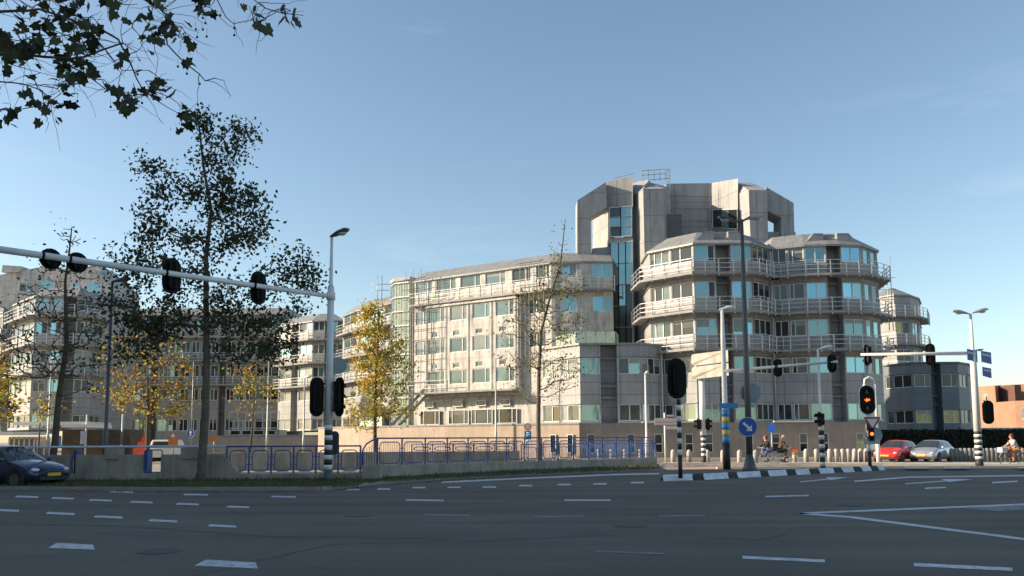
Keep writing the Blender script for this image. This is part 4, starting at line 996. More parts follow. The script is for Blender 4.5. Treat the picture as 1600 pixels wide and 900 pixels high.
# 2. signal on the island tip
p = gp(1066, 752); x, y = p.x, p.y + .3
T = thing('traffic_light', 'large black traffic light seen from behind on a black and white striped post', 'traffic light', (x, y, 0))
zt_ = at(1062, 624, y).z
bands(T, x, y, .1, .085, [M_blk2] + [M_white, M_blk2] * 5, [at(1066, 711, y).z - .1] + [(zt_ - at(1066, 711, y).z) / 10] * 10)
signal(T, (x - .03, y + .08, at(1062, 591, y).z), (-.15, 1, 0), .78, at(1062, 560, y).z - at(1062, 622, y).z + .05, hw=.36)

# 3. tall double lamp post with octagon back and blue arrow sign
p = gp(1172, 741); x, y = p.x, p.y
T = thing('street_lamp', 'tall dark double armed lamp post carrying a blue arrow sign', 'street lamp', (x, y, 0))
zt_ = at(1161, 343, y).z; b = MB(); b.tube([(x, y, .1), (x, y, .35), (x, y, .9)], [.42, .28, .15], 14); b.tube([(x, y, .6), (x, y, 4.2), (x, y, zt_)], [.15, .14, .075], 14)
b.build('pole', M_steel, T)
b = MB(); b.tube([(x, y, zt_ - .15), (x - .45, y - .1, zt_ - .05)], .05, 8); b.tube([(x, y, zt_ - .1), (x + .4, y, zt_ + .12)], .05, 8); b.build('arm', M_steel, T)
lamp_head(T, (x - .3, y - .1, zt_ - .12), (-1, -.35, 0), .95, .2, M_steel); lamp_head(T, (x + .25, y, zt_ + .02), (1, .25, .03), .85, .16, M_galv)
q = at(1173, 614, y + .2)
b = MB(); b.extr([(q.x + .50 * math.cos(R(22.5 + 45 * k)), y + .2, q.z + .50 * math.sin(R(22.5 + 45 * k))) for k in range(8)], (0, .02, 0)); b.build('octagon_plate', mat('sign_back', (.22, .27, .30), .5, .3), T)
b = MB(); b.beam((x, y, q.z), (q.x, y + .2, q.z), .06, .06); b.build('bracket', M_galv, T)
def arrow_sign(T, c, r, ang, back=M_galv, mcol=None):
    c = Vector(c); f = Vector((-.12, -1, 0)).normalized(); rr = Vector((1, -.12, 0)).normalized(); U = Vector((0, 0, 1))
    o = disc(T, c, f, r, mat('sign_blue', (.01, .07, .33), .4), 'sign_plate')
    w = MB(); w.tube([c + f * .025 + rr * r * .95 * math.cos(a * .2244) + U * r * .95 * math.sin(a * .2244) for a in range(28)], r * .03, 5, closed=True)
    ca, sa = math.cos(ang), math.sin(ang)
    def Q(u, v): return c + f * .024 + rr * (u * ca - v * sa) * r + U * (u * sa + v * ca) * r
    w.extr([Q(-.62, .13), Q(.02, .13), Q(-.02, .42), Q(.62, 0), Q(-.02, -.42), Q(.02, -.13), Q(-.62, -.13)] if 0 else
           [Q(-.6, .13), Q(.15, .13), Q(.15, .42), Q(.62, 0), Q(.15, -.42), Q(.15, -.13), Q(-.6, -.13)], f * .006)
    w.build('symbol', M_white, o); return o
q = at(1168, 667, y - .2); arrow_sign(T, (q.x, y - .2, q.z), .45, R(-45))

# 4. right-hand mast with blue and yellow bands
p = gp(1139, 734); x, y = p.x, p.y + .4
T = thing('signal_mast', 'white mast with blue and yellow bands and a thin arm to the right', 'traffic light', (x, y, 0))
zb = at(1138, 692, y).z; M_by = mat('band_blue', (.04, .26, .62), .5); M_yy = mat('band_yellow', (.62, .46, .16), .5)
bands(T, x, y, 0, .2, [M_blk2], [zb])
zc = at(1136, 641, y).z; bands(T, x, y, zb, .19, [M_by, M_yy, M_by, M_yy, M_by], [(zc - zb) / 5] * 5)
zt_ = at(1130, 482, y).z; b = MB(); b.tube([(x, y, zc), (x, y, zc + .2), (x, y, at(1132, 540, y).z), (x, y, zt_)], [.19, .14, .13, .08], 14); b.build('pole', M_white, T)
za = at(1137, 580, y).z; ae = at(1308, 565, y - 4.6); b = MB(); b.tube([(x, y, za), ae], [.10, .06], 10); b.build('arm', M_white, T)
lamp_head(T, (x - .15, y, zt_ - .05), (1, .1, 0), .8, .14, M_white)
def on(t): return Vector((x, y, za)).lerp(ae, t)
for px in (1217, 1302):
    k_ = min(range(500), key=lambda k: abs(proj(on(k / 490))[0] - px)) / 490; signal(T, on(k_) + Vector((0, .18, -.05)), (.9 if px > 1250 else .2, .75, 0), .42, .92)
q = at(1138, 634, y - .22); b = MB(); b.box(q.x - .48, q.x + .5, y - .26, y - .23, q.z - .14, q.z + .14); b.build('name_plate', M_by, T)
# 5. direction sign post
p = gp(1100, 726); x, y = p.x, p.y
T = thing('direction_sign', 'two stacked pale direction panels facing away on a thick white post', 'sign', (x, y, 0))
zt_ = at(1098, 590, y).z; zm = at(1099, 680, y).z
bands(T, x, y, 0, .16, [M_blk2], [.55]); bands(T, x, y, .55, .155, [M_white, M_blk2] * 4, [(zm - .55) / 8] * 8)
b = MB(); b.tube([(x, y, zm), (x, y, zt_)], .19, 16); b.build('pole', M_white, T)
M_signb = mat('pale_sign_back', (.55, .52, .44), .6, 0, .2, 3, stain=.4)
for (py0, py1) in ((553, 571), (573, 592)):
    b = MB(); z0_ = at(1105, py1, y - .3).z; z1_ = at(1105, py0, y - .3).z; xa = at(1081, 560, y - .3).x; xb = at(1131, 560, y - .5).x; r_ = .15
    b.extr([(xa + r_, y - .1, z0_), (xb, y - 1.5, z0_ + .12), (xb, y - 1.5, z1_ + .12), (xa + r_, y - .1, z1_), (xa + .04, y - .08, z1_ - r_ * .4), (xa, y - .07, z1_ - r_), (xa, y - .07, z0_ + r_), (xa + .04, y - .08, z0_ + r_ * .4)], (0.01, .05, 0)); b.build('sign_panel', M_signb, T)
b = MB(); b.beam((x, y - .25, zt_ - .05), (x, y - .25, at(1098, 556, y).z), .1, .06); b.build('bracket', M_galv, T)
for px, fx in ((1090, -1), (1106, 1)): q = at(px, 663, y); signal(T, (q.x, y - .05, q.z), (fx, .35, 0), .3, .78, hw=.26)
# 6. small pinkish finger sign
p = gp(1040, 723.5); x, y = p.x, p.y
T = thing('finger_post', 'small white and red direction boards on a slim post left of the striped signal', 'sign', (x, y, 0))
b = MB(); b.cyl(x, y, 0, at(1040, 645, y).z, .055); b.build('pole', M_white, T)
M_pk = mat('sign_white', (.68, .60, .54), .5, 0, .1); M_rd = mat('sign_red', (.55, .09, .06), .5)
for x0_, x1_, y0_, y1_ in ((1023, 1059, 653, 665), (1040, 1060, 665.5, 672), (1042, 1053, 648, 652)):
    a_ = at(x0_, y1_, y - .07); c_ = at(x1_, y0_, y - .07); b = MB(); b.box(a_.x, c_.x, y - .1, y - .07, a_.z, c_.z); o = b.build('sign_panel', M_pk, T)
    b = MB(); b.box(a_.x, c_.x, y - .105, y - .1, a_.z, a_.z + .05); 
    if x0_ == 1023: b.box(a_.x, c_.x, y - .105, y - .1, a_.z + .22, a_.z + .26)
    b.build('stripe', M_rd, o)
# 7. lamp posts
def simple_lamp(px, pyb, pyt, label, hd=(1, 0, 0), r=.07, m=M_white, l=.7, Y=None, group=None, crook=False):
    if Y is None: p = gp(px, pyb); x, y = p.x, p.y
    else: x, y = P2(px, pyb, Y)
    T = thing('street_lamp', label, 'street lamp', (x, y, 0), group); zt_ = at(px, pyt, y).z; b = MB()
    b.tube([(x, y, 0), (x, y, zt_ * .25), (x, y, zt_ * .26), (x, y, zt_)], [r * 1.4, r * 1.4, r, r * .7], 10)
    if crook:
        b.tube([(x, y, zt_), (x - .1, y, zt_ + .35), (x - .35, y, zt_ + .45), (x - .62, y, zt_ + .3), (x - .66, y, zt_ - .1)], r * .7, 8)
    b.build('pole', m, T)
    if crook:
        b = MB(); b.tube([(x - .66, y, zt_ - .02), (x - .66, y, zt_ - .4)], [.08, .2], 10); b.build('lamp_head', m, T)
    else: lamp_head(T, (x, y, zt_), hd, l, .13, m)
    return T, x, y
T, x, y = simple_lamp(1286, 736, 546, 'slim white lamp post with a striped foot and small signal behind the cyclists', (.9, -.3, 0), .075)
bands(T, x, y, .02, .13, [M_blk2, M_white] * 5, [.22] * 10); signal(T, (x - .1, y - .1, at(1286, 655, y).z), (-1, -.3, 0), .3, .75, hw=.24)
simple_lamp(1011, 718, 585, 'slim white lamp post standing behind the right end of the blue railing', (.1, -1, 0), .09, Y=60)
simple_lamp(1373, 727, 600, 'white crook necked lamp post behind the lit arrow signal', (0, 0, 1), .09, Y=50, crook=True)
simple_lamp(1530, 700, 548, 'distant grey lamp post right of the right mast', (1, 0, 0), .08, M_galv, 1.1, Y=85)
T, x, y = simple_lamp(162, 754, 440, 'thin dark post in front of the left concrete canal wall', (1, .2, 0), .075, M_steel)
for px, pt, nm in ((417, 560, 'slim grey lamp post behind the small yellow tree right of the big trunk'), (474, 590, 'slim pale lamp post beside the sunlit rounded wing'), (775, 560, 'slim grey post standing against the stained facade'), (74, 560, 'pale lamp post left of the leaning tree in front of the wings')):
    simple_lamp(px, 700, pt, nm, (1, -.3, 0), .08, M_galv, Y=72)
# small round + parking sign by the sparse tree
def sign_post(px, pyb, pyt, label, Y): 
    x, y = P2(px, pyb, Y); T = thing('road_sign', label, 'sign', (x, y, 0)); b = MB(); b.cyl(x, y, 0, at(px, pyt, y).z, .04, n=8); b.build('pole', M_galv, T); return T, x, y
T, x, y = sign_post(825, 715, 662, 'round red rimmed sign above a blue plate left of the sparse tree trunk', 56)
o = disc(T, (x, y - .06, at(825, 667, y).z), (0, -1, 0), .26, M_rd); disc(o, (x, y - .085, at(825, 667, y).z), (0, -1, 0), .2, M_pk, 'face', .004)
b = MB(); z_ = at(825, 680, y).z; b.box(x - .24, x + .24, y - .08, y - .06, z_ - .3, z_ + .3); o = b.build('sign_plate', M_by, T)
b = MB(); b.beam((x - .08, y - .085, z_ - .2), (x - .08, y - .085, z_ + .2), .06, .01); b.tube([(x - .08, y - .085, z_ + .18), (x + .1, y - .085, z_ + .16), (x + .12, y - .085, z_ + .02), (x - .08, y - .085, z_)], .03, 5); b.build('letter', M_white, o)
T, x, y = sign_post(1207, 718, 668, 'small blue cycle path sign above the two cyclists', 52)
disc(T, (x, y - .06, at(1207, 669, y).z), (-.5, -1, 0), .28, mat('sign_blue', (.01, .07, .33)))
T, x, y = sign_post(298, 705, 565, 'blue round arrow sign on a tall white post left of the big trunk', 70)
arrow_sign(T, (x, y - .12, at(298, 677, y).z), .38, R(90))

# 8. lit arrow signal post
p = gp(1364, 734.5); x, y = p.x, p.y + .3
T = thing('traffic_light', 'white rimmed traffic light showing an amber left arrow above a give way sign', 'traffic light', (x, y, 0))
bands(T, x, y, .1, .085, [M_blk2, M_white, M_blk2, M_white, M_blk2, M_white], [.85, .35, .35, .35, .35, .6])
zc = at(1360, 625, y).z; b = MB(); b.cyl(x, y, 2.9, zc + .5, .06); b.build('pole', M_galv, T)
signal(T, (x - .05, y - .12, zc), (-.12, -1, 0), .80, 1.55, True, 'arrow', hw=.34)
q = at(1361, 661, y); b = MB(); s_ = .44; f_ = -.16
b.extr([(q.x - s_, y + f_, q.z + .3), (q.x + s_, y + f_, q.z + .3), (q.x, y + f_, q.z - .42)], (0, .02, 0)); o = b.build('give_way_sign', mat('sign_dark_red', (.35, .02, .03), .45), T)
b = MB(); s_ = .29; b.extr([(q.x - s_, y + f_ - .005, q.z + .215), (q.x + s_, y + f_ - .005, q.z + .215), (q.x, y + f_ - .005, q.z - .25)], (0, .003, 0)); b.build('face', M_white, o)
q = at(1363, 680, y + .1); disc(T, (q.x + .1, y + .12, q.z), (0, -1, 0), .42, mat('sign_back', (.22, .27, .30), .5, .3))
q = at(1361, 678, y - .1); b = MB(); b.box(q.x - .12, q.x + .12, y - .2, y - .08, q.z - .35, q.z + .3); o = b.build('repeater_signal', M_black, T); disc(o, (q.x, y - .205, q.z), (0, -1, 0), .085, M_amber, 'lens', .01)
q = at(1362, 690, y - .1); b = MB(); b.box(q.x - .42, q.x + .42, y - .12, y - .1, q.z - .13, q.z + .13); b.build('sub_plate', mat('plate_grey', (.35, .38, .4), .5), T)

# 9. far right mast
p = gp(1541, 731); x, y = p.x, p.y + .6
T = thing('signal_mast', 'white mast with black bands, twin lamp heads and blue direction boards at the right', 'traffic light', (x, y, 0))
bands(T, x, y, .0, .20, [M_blk2], [.45]); zt0 = at(1537, 674, y).z
bands(T, x, y, .45, .19, [M_white, M_blk2] * 5, [(zt0 - .45) / 10] * 10)
za = at(1532, 552, y).z; zt_ = at(1525, 490, y).z
b = MB(); b.tube([(x, y, zt0), (x, y, za), (x, y, za + .2), (x, y, zt_)], [.185, .16, .10, .07], 14); b.build('pole', M_white, T)
ae = at(1345, 554, y + 1.5); b = MB(); b.tube([(x, y, za), ae], [.11, .075], 10); b.build('arm', M_white, T)
lamp_head(T, (x - .08, y, zt_), (-1, -.1, 0), .95, .14, M_galv); lamp_head(T, (x + .08, y, zt_ + .03), (1, .1, .1), .95, .14, M_galv)
for px, fx in ((1357, -.5), (1457, .1)):
    k_ = min(range(500), key=lambda k: abs(proj(Vector((x, y, za)).lerp(ae, k / 490))[0] - px)) / 490; signal(T, Vector((x, y, za)).lerp(ae, k_) + Vector((0, .2, -.02)), (fx, .8, 0), .52, 1.25)
for (a0, a1, b0, b1) in ((1511, 1531, 545, 565), (1533, 1553, 548, 568), (1535, 1553, 573, 590)):
    p0_ = at(a0, b0, y - .25); p1_ = at(a1, b1, y - .25); b = MB()
    b.extr([(p0_.x, y - .25, p1_.z + .1), (p1_.x, y - .05, p1_.z - .02), (p1_.x, y - .05, p0_.z - .08), (p0_.x, y - .25, p0_.z)], (0, .04, 0)); o = b.build('direction_board', mat('board_blue', (.07, .12, .38), .45), T)
    b = MB(); dz = (p0_.z - p1_.z); b.extr([(p0_.x + .06, y - .262, p1_.z + dz * .62), (p1_.x - .06, y - .075, p1_.z + dz * .52), (p1_.x - .06, y - .075, p1_.z + dz * .7), (p0_.x + .06, y - .262, p1_.z + dz * .8)], (0, .004, 0)); b.build('lettering', mat('board_pale', (.5, .52, .6), .5), o)
q = at(1546, 644, y); signal(T, (q.x, y + .12, q.z), (.4, 1, 0), .55, 1.3)

# ------------------------------------------------------------------ bollards
M_bol = mat('bollard_concrete', (.48, .44, .39), .8, 0, .15, 4, stain=.25)
def bollard_mb(x, y, h=.92, r=.165):
    b = MB(); b.tube([(x, y, 0), (x, y, h - .16), (x, y, h - .06), (x, y, h)], [r, r * .92, r * .72, r * .25], 12); return b
b0 = bollard_mb(0, 0).build('bollard', M_bol); proto = b0
GB = 'concrete bollards along the far pavement'
tag(b0, 'one of the pale rounded concrete bollards spaced along the far pavement kerb', 'bollard', GB)
sp_ = [(1052, 725), (1077, 725.5), (1106, 726), (1130, 726.5), (1156, 727), (1181, 727.5), (1242, 724.5), (1260, 724), (1276, 724), (1297, 724), (1307, 724), (1317, 724), (1326, 724), (1336, 723.6), (1345, 723.4), (1354, 723.2)]
for i, (px, py) in enumerate(sp_):
    o = b0 if i == 0 else b0.copy()
    if i: COL.objects.link(o)
    g = gp(px, py - 1.0); o.location = (g.x, g.y, 0)
b1 = bollard_mb(0, 0).build('bollard', mat('shaded_bollard', (.24, .235, .23), .8, 0, .15, 4, stain=.25)); tag(b1, 'one of the close set bollards in a row right of the silver car', 'bollard', 'tight bollard row by the right mast')  # darker copy of the bollard concrete, shadow on this row put into its colour
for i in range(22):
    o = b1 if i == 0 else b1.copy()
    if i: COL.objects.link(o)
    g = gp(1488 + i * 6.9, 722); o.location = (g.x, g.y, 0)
bb = MB(); bb.tube([(0, 0, 0), (0, 0, .62), (0, 0, .7)], [.10, .085, .05], 10); bb.ball((0, 0, .82), .11)
c0 = bb.build('bollard', M_bol); tag(c0, 'one of the ball topped posts behind the right part of the blue railing', 'bollard', 'ball topped posts behind the railing')
for i, px in enumerate((935, 955, 976, 1000, 1024)):
    o = c0 if i == 0 else c0.copy()
    if i: COL.objects.link(o)
    g = gp(px, 722.5); o.location = (g.x, g.y, 0)

# ------------------------------------------------------------------ cars
M_tyre = mat('tyre', (.02, .02, .02), .9); M_rim = mat('rim', (.16, .165, .17), .35, .6); M_glassc = mat('car_glass', (.03, .04, .045), .04, spec=.8)
M_head = mat('headlight', (.65, .66, .66), .1, .3); M_plate = mat('plate_yellow', (.75, .42, .03), .5); M_cut = mat('car_trim', (.02, .02, .022), .5)
def car(label, paint, loc, head, kind='hatch', sc=1.0):
    T = thing('parked_car' if kind != 'estate' else 'car', label, 'car', (0, 0, 0))
    st = [(-2.12, .42, .66, .70, .66, .50), (-2.05, .30, .86, .92, .80, .60), (-1.9, .24, .95, 1.02, .83, .64), (-1.52, .22, .95, 1.36, .84, .57), (-1.0, .2, .93, 1.42, .85, .58), (-.2, .2, .92, 1.44, .85, .58),
          (.22, .2, .91, 1.40, .85, .57), (1.02, .2, .90, .95, .85, .72), (1.35, .2, .86, .90, .85, .70), (1.75, .22, .76, .81, .83, .66), (2.02, .26, .62, .68, .76, .58), (2.12, .34, .5, .55, .66, .5)]
    if kind == 'estate':
        st[0] = (-2.3, .42, .66, .7, .66, .5); st[1] = (-2.25, .3, .88, .95, .8, .6); st[2] = (-2.12, .24, .96, 1.1, .84, .62); st[3] = (-1.8, .22, .95, 1.38, .85, .58)
    rings = []
    for (x, zb, zs, zt, w, wr) in st:
        half = [(0, zb), (w * .88, zb), (w * .98, zb + .12), (w, (zb + zs) / 2), (w * .985, zs - .08), (w * .93, zs), (wr, zt - .03), (wr * .75, zt + .012), (0, zt + .03)]
        rings.append([Vector((x, yy, zz)) for yy, zz in half] + [Vector((x, -yy, zz)) for yy, zz in reversed(half[1:-1])])
    n = len(rings[0]); body = MB(); gl = MB(); cab = set(range(3, 6))
    for i in range(len(rings) - 1):
        for j in range(n):
            j2 = (j + 1) % n; q = [rings[i][j], rings[i][j2], rings[i + 1][j2], rings[i + 1][j]]
            side = j in (5, n - 6); top = j in (6, 7, n - 7, n - 8)
            g = (i in (2, 3, 4, 5, 6) and side) or (i in (2, 6) and top)
            if g:
                c = sum(q, Vector()) / 4; body.face(q, sm=False)
                nrm = (q[1] - q[0]).cross(q[2] - q[0]).normalized(); nrm = nrm if nrm.dot(c - Vector((0, 0, .8))) > 0 else -nrm
                gl.face([c + (v - c) * (.88 if side else .97) + nrm * .006 for v in q])
            else: body.face(q, sm=True)
    body.face(rings[0]); body.face(rings[-1])
    bo = body.build('body', paint, T); bm = bmesh.new(); bm.from_mesh(bo.data); bmesh.ops.remove_doubles(bm, verts=bm.verts, dist=.001); bmesh.ops.recalc_face_normals(bm, faces=bm.faces); bm.to_mesh(bo.data); bm.free()
    gl.build('window_glass', M_glassc, T, fix=False)
    for sx in (1.32, -1.28):
        for sy in (1, -1):
            w = MB(); w.tube([(sx, sy * .66, .31), (sx, sy * .86, .31)], .31, 20); wo = w.build('wheel', M_tyre, T)
            w = MB(); w.tube([(sx, sy * .80, .31), (sx, sy * .868, .31)], .20, 14)
            w.build('rim', M_rim, wo)
            a = MB(); a.tube([(sx, sy * .60, .34), (sx, sy * .853, .34)], .37, 20); a.build('wheel_arch', M_cut, T)
    for sy in (1, -1):
        h = MB(); h.ball((1.93, sy * .60, .62), .15, .17, .085); h.build('headlight', M_head, T)
        h = MB(); h.ball((.85, sy * .95, .98), .07, .10, .07); h.build('mirror', paint, T)
        h = MB(); h.box(-2.16, -2.0, sy * .68 - .1, sy * .68 + .1, .68, .88); h.build('tail_light', M_rd, T)
    g = MB(); g.box(1.98, 2.10, -.38, .38, .55, .63); g.box(2.02, 2.15, -.58, .58, .28, .40); g.build('grille', M_cut, T)
    g = MB(); g.box(2.10, 2.16, -.26, .26, .42, .52); g.build('licence_plate', M_plate, T)
    h = Vector(head).normalized(); T.location = loc; T.rotation_euler = (0, 0, math.atan2(h.y, h.x)); T.scale = (sc, sc, sc)
    return T
M_navy = mat('navy_paint', (.035, .05, .10), .25, .5, .05, coat=.8); M_red = mat('red_paint', (.80, .03, .02), .3, .1, .05, coat=.8); M_silv = mat('silver_paint', (.52, .53, .54), .3, .6, .05, coat=.6)
g = gp(72, 763); hv = Vector((.95, -.30, 0)).normalized(); car('dark navy estate car driving in from the left edge', M_navy, (g.x - hv.x * 2.1, g.y - hv.y * 2.1 + .3, 0), hv, 'estate', 1.04)
g = gp(1384, 723); hv = Vector((-.70, -.71, 0)); car('bright red hatchback left of the silver car', M_red, (g.x - hv.x * 2.0, g.y - hv.y * 2.0, 0), hv)
g = gp(1441, 723); hv = Vector((-.70, -.71, 0)); car('silver hatchback parked right of the red car', M_silv, (g.x - hv.x * 2.0, g.y - hv.y * 2.0, 0), hv)

# ------------------------------------------------------------------ cyclists
def skin_mesh(name, m, parent, verts, edges, radii, root=0, sub=1):
    me = bpy.data.meshes.new(name); me.from_pydata(verts, edges, []); me.materials.append(m)
    o = bpy.data.objects.new(name, me); COL.objects.link(o); o.parent = parent; BASE[o.name] = Vector()
    md = o.modifiers.new('skin', 'SKIN'); md.use_smooth_shade = True
    for i, v in enumerate(me.skin_vertices[0].data): v.radius = (radii[i], radii[i]); v.use_root = (i == root)
    sb_ = o.modifiers.new('sub', 'SUBSURF'); sb_.levels = sub; sb_.render_levels = sub
    return o
M_skin = mat('skin', (.50, .29, .20), .55)
def cyclist(label, blabel, loc, head, top, legs, hair, bag=None, helmet=None, phase=0):
    T = thing('person', label, 'person', (0, 0, 0))
    V = [(-.18, 0, .98)]; E = []; Rr = [.13]
    def add(p, par, r): V.append(p); E.append((par, len(V) - 1)); Rr.append(r); return len(V) - 1
    c1 = add((-.08, 0, 1.18), 0, .125); c2 = add((.04, 0, 1.38), c1, .14); nk = add((.09, 0, 1.50), c2, .055); h1 = add((.12, 0, 1.60), nk, .085); h2 = add((.12, 0, 1.68), h1, .095); h3 = add((.11, 0, 1.75), h2, .06)
    fc = add((.215, 0, 1.64), h2, .018)
    legsj = []
    for s_, kn, an in ((1, (.22, .80), (.10, .32)), (-1, (.28, .96), (.12, .58))):
        hp = add((-.14, s_ * .11, .94), 0, .105); k = add((kn[0], s_ * .11, kn[1]), hp, .065); a = add((an[0], s_ * .11, an[1]), k, .042); ft = add((an[0] + .17, s_ * .11, an[1] - .07), a, .035); legsj.append((hp, k, a, ft))
    arms = []
    for s_ in (1, -1):
        sh = add((.05, s_ * .17, 1.40), c2, .062); el = add((.20, s_ * .24, 1.18), sh, .043); wr = add((.40, s_ * .24, 1.10), el, .03); pl = add((.46, s_ * .25, 1.09), wr, .034); arms.append((sh, el, wr))
        for k in range(4): f1 = add((.51, s_ * (.22 + .022 * k), 1.085), pl, .009); add((.515, s_ * (.22 + .022 * k), 1.05), f1, .008)
        t1 = add((.46, s_ * .21, 1.06), pl, .01)
    skin_mesh('body', M_skin, T, V, E, Rr)
    jv = [V[0], V[c1], V[c2], tuple(Vector(V[nk]) - Vector((0, 0, .03)))]; je = [(0, 1), (1, 2), (2, 3)]; jr = [.165, .16, .17, .08]
    for (sh, el, wr) in arms:
        b_ = len(jv); jv += [V[sh], V[el], V[wr]]; je += [(2, b_), (b_, b_ + 1), (b_ + 1, b_ + 2)]; jr += [.085, .062, .045]
    skin_mesh('jacket', top, T, jv, je, jr)
    tv = [V[0]]; te = []; trr = [.165]
    for (hp, k, a, ft) in legsj:
        b_ = len(tv); tv += [V[hp], V[k], V[a]]; te += [(0, b_), (b_, b_ + 1), (b_ + 1, b_ + 2)]; trr += [.125, .085, .06]
    skin_mesh('trousers', legs, T, tv, te, trr)
    for (hp, k, a, ft) in legsj:
        b = MB(); b.tube([Vector(V[a]) + Vector((-.04, 0, -.05)), Vector(V[ft]) + Vector((.05, 0, 0))], [.05, .045], 8); b.build('shoe', M_cut, T)
    b = MB(); b.ball((.09, 0, 1.715), .118, .108, .115); b.ball((.03, 0, 1.64), .075, .095, .11); b.build('helmet' if helmet else 'hair', helmet or hair, T)
    h = Vector(head).normalized(); az = math.atan2(h.y, h.x); T.location = loc; T.rotation_euler = (0, 0, az)
    # bicycle
    K = thing('bicycle', blabel, 'bicycle', (0, 0, 0))
    for sx in (.56, -.54):
        b = MB(); b.tube([(sx + .34 * math.cos(k * .2618), 0, .36 + .34 * math.sin(k * .2618)) for k in range(24)], .02, 6, closed=True); wo = b.build('wheel', M_tyre if helmet else mat('cream_tyre', (.45, .42, .36), .7), K)
        b = MB()
        for k in range(12): b.tube([(sx, 0, .36), (sx + .33 * math.cos(k * .5236), 0, .36 + .33 * math.sin(k * .5236))], .004, 3)
        b.build('spokes', M_rail, wo)
        b = MB(); b.tube([(sx + .38 * math.cos(R(20 + k * 16)), 0, .36 + .38 * math.sin(R(20 + k * 16))) for k in range(10)], .018, 5); b.build('mudguard', M_galv, K)
    b = MB()
    for p, q in (((-.54, 0, .36), (-.02, 0, .32)), ((-.54, 0, .36), (-.20, 0, .80)), ((-.02, 0, .32), (-.22, 0, .92)), ((-.02, 0, .32), (.38, 0, .82)), ((-.18, 0, .68), (.37, 0, .88)), ((.56, 0, .36), (.36, 0, 1.05))): b.tube([p, q], .018, 7)
    b.build('frame', M_steel if helmet else M_rail, K)
    b = MB(); b.tube([(.30, .26, 1.02), (.46, .22, 1.06), (.38, 0, 1.07), (.46, -.22, 1.06), (.30, -.26, 1.02)], .014, 6); b.build('handlebar', M_rail, K)
    b = MB(); b.ball((-.24, 0, .93), .14, .09, .045); b.build('saddle', M_cut, K)
    b = MB(); b.tube([(-.02, .06, .32), (.10, .10, .27)], .014, 5); b.tube([(-.02, -.06, .32), (-.13, -.10, .40)], .014, 5); b.tube([(-.02, -.04, .32), (-.02, .04, .32)], .09, 12); b.build('crank', M_steel, K)
    if bag:
        b = MB(); b.box(.55, .85, -.2, .2, .78, 1.05); b.build('basket', bag, K)
    K.location = loc; K.rotation_euler = (0, 0, az)
g = gp(1222, 727.5)
cyclist('cyclist in a black jacket with reddish hair riding behind the other', 'pale bicycle under the rear cyclist in black', (g.x - .7, g.y + .5, 0), (-.93, -.35, 0), mat('cloth_black', (.02, .02, .025), .9), mat('jeans_blue', (.10, .14, .25), .9), mat('hair_red', (.22, .08, .03), .8))
g = gp(1219, 728.5)
cyclist('blond cyclist in a dark vest beside the reddish haired rider', 'pale bicycle with orange basket under the blond cyclist', (g.x + .15, g.y, 0), (.93, -.3, 0), mat('cloth_brown', (.12, .07, .035), .9), mat('cloth_dark', (.03, .028, .03), .9), mat('hair_blond', (.6, .48, .28), .8), bag=mat('basket_orange', (.5, .14, .04), .8))
g = gp(1580, 728.5)
cyclist('cyclist with a dark red cap and pale jacket riding at the right edge', 'bicycle with a pale front crate at the right edge', (g.x + .2, g.y, 0), (-1, -.12, 0), mat('cloth_pale', (.42, .40, .40), .9), mat('cloth_tan', (.40, .2, .1), .9), None, bag=mat('crate_pale', (.5, .55, .58), .7), helmet=mat('cap_red', (.22, .02, .02), .7))
# parked scooter-like blue bike cover behind the right cyclist
# ------------------------------------------------------------------ background street life
def simple(name, label, cat, px0, px1, py0, py1, Y, th, m, bev=.03):
    a_ = at(px0, py1, Y); c_ = at(px1, py0, Y); b = MB(); b.box(a_.x, c_.x, Y, Y + th, max(0, a_.z), c_.z); o = b.build(name, m, None, ((a_.x + c_.x) / 2, Y, 0), bevel=bev); return tag(o, label, cat)
# hedge behind cars
hb = MB(); hA = P2(1382, 700, 72); hB = P2(1700, 700, 74)
M_hedge = [mat('hedge_a', (.012, .016, .01), .9), mat('hedge_b', (.02, .026, .012), .9)]
core = MB(); core.box(hA[0], hB[0], 72.3, 73.6, 0, 2.15)
th = thing('hedge', 'dark clipped hedge running behind the parked cars', 'hedge', (hA[0], 73, 0)); core.build('core', M_hedge[0], th)
for i in range(5000):
    p = Vector((random.uniform(hA[0], hB[0]), 72.2 + random.gauss(0, .06), random.uniform(0.05, 2.25 + random.gauss(0, .05)))); 
    if random.random() < .25: p = Vector((p.x, random.uniform(72.2, 73.6), 2.2 + random.gauss(0, .06)))
    s_ = random.uniform(.08, .16); a = Vector((random.gauss(0, 1), random.gauss(0, 1), random.gauss(0, 1))).normalized(); c = a.orthogonal().normalized(); d = a.cross(c)
    hb.face([p + c * s_, p + d * s_, p - c * s_, p - d * s_], random.randrange(2))
hb.build('foliage', M_hedge, th, fix=False)

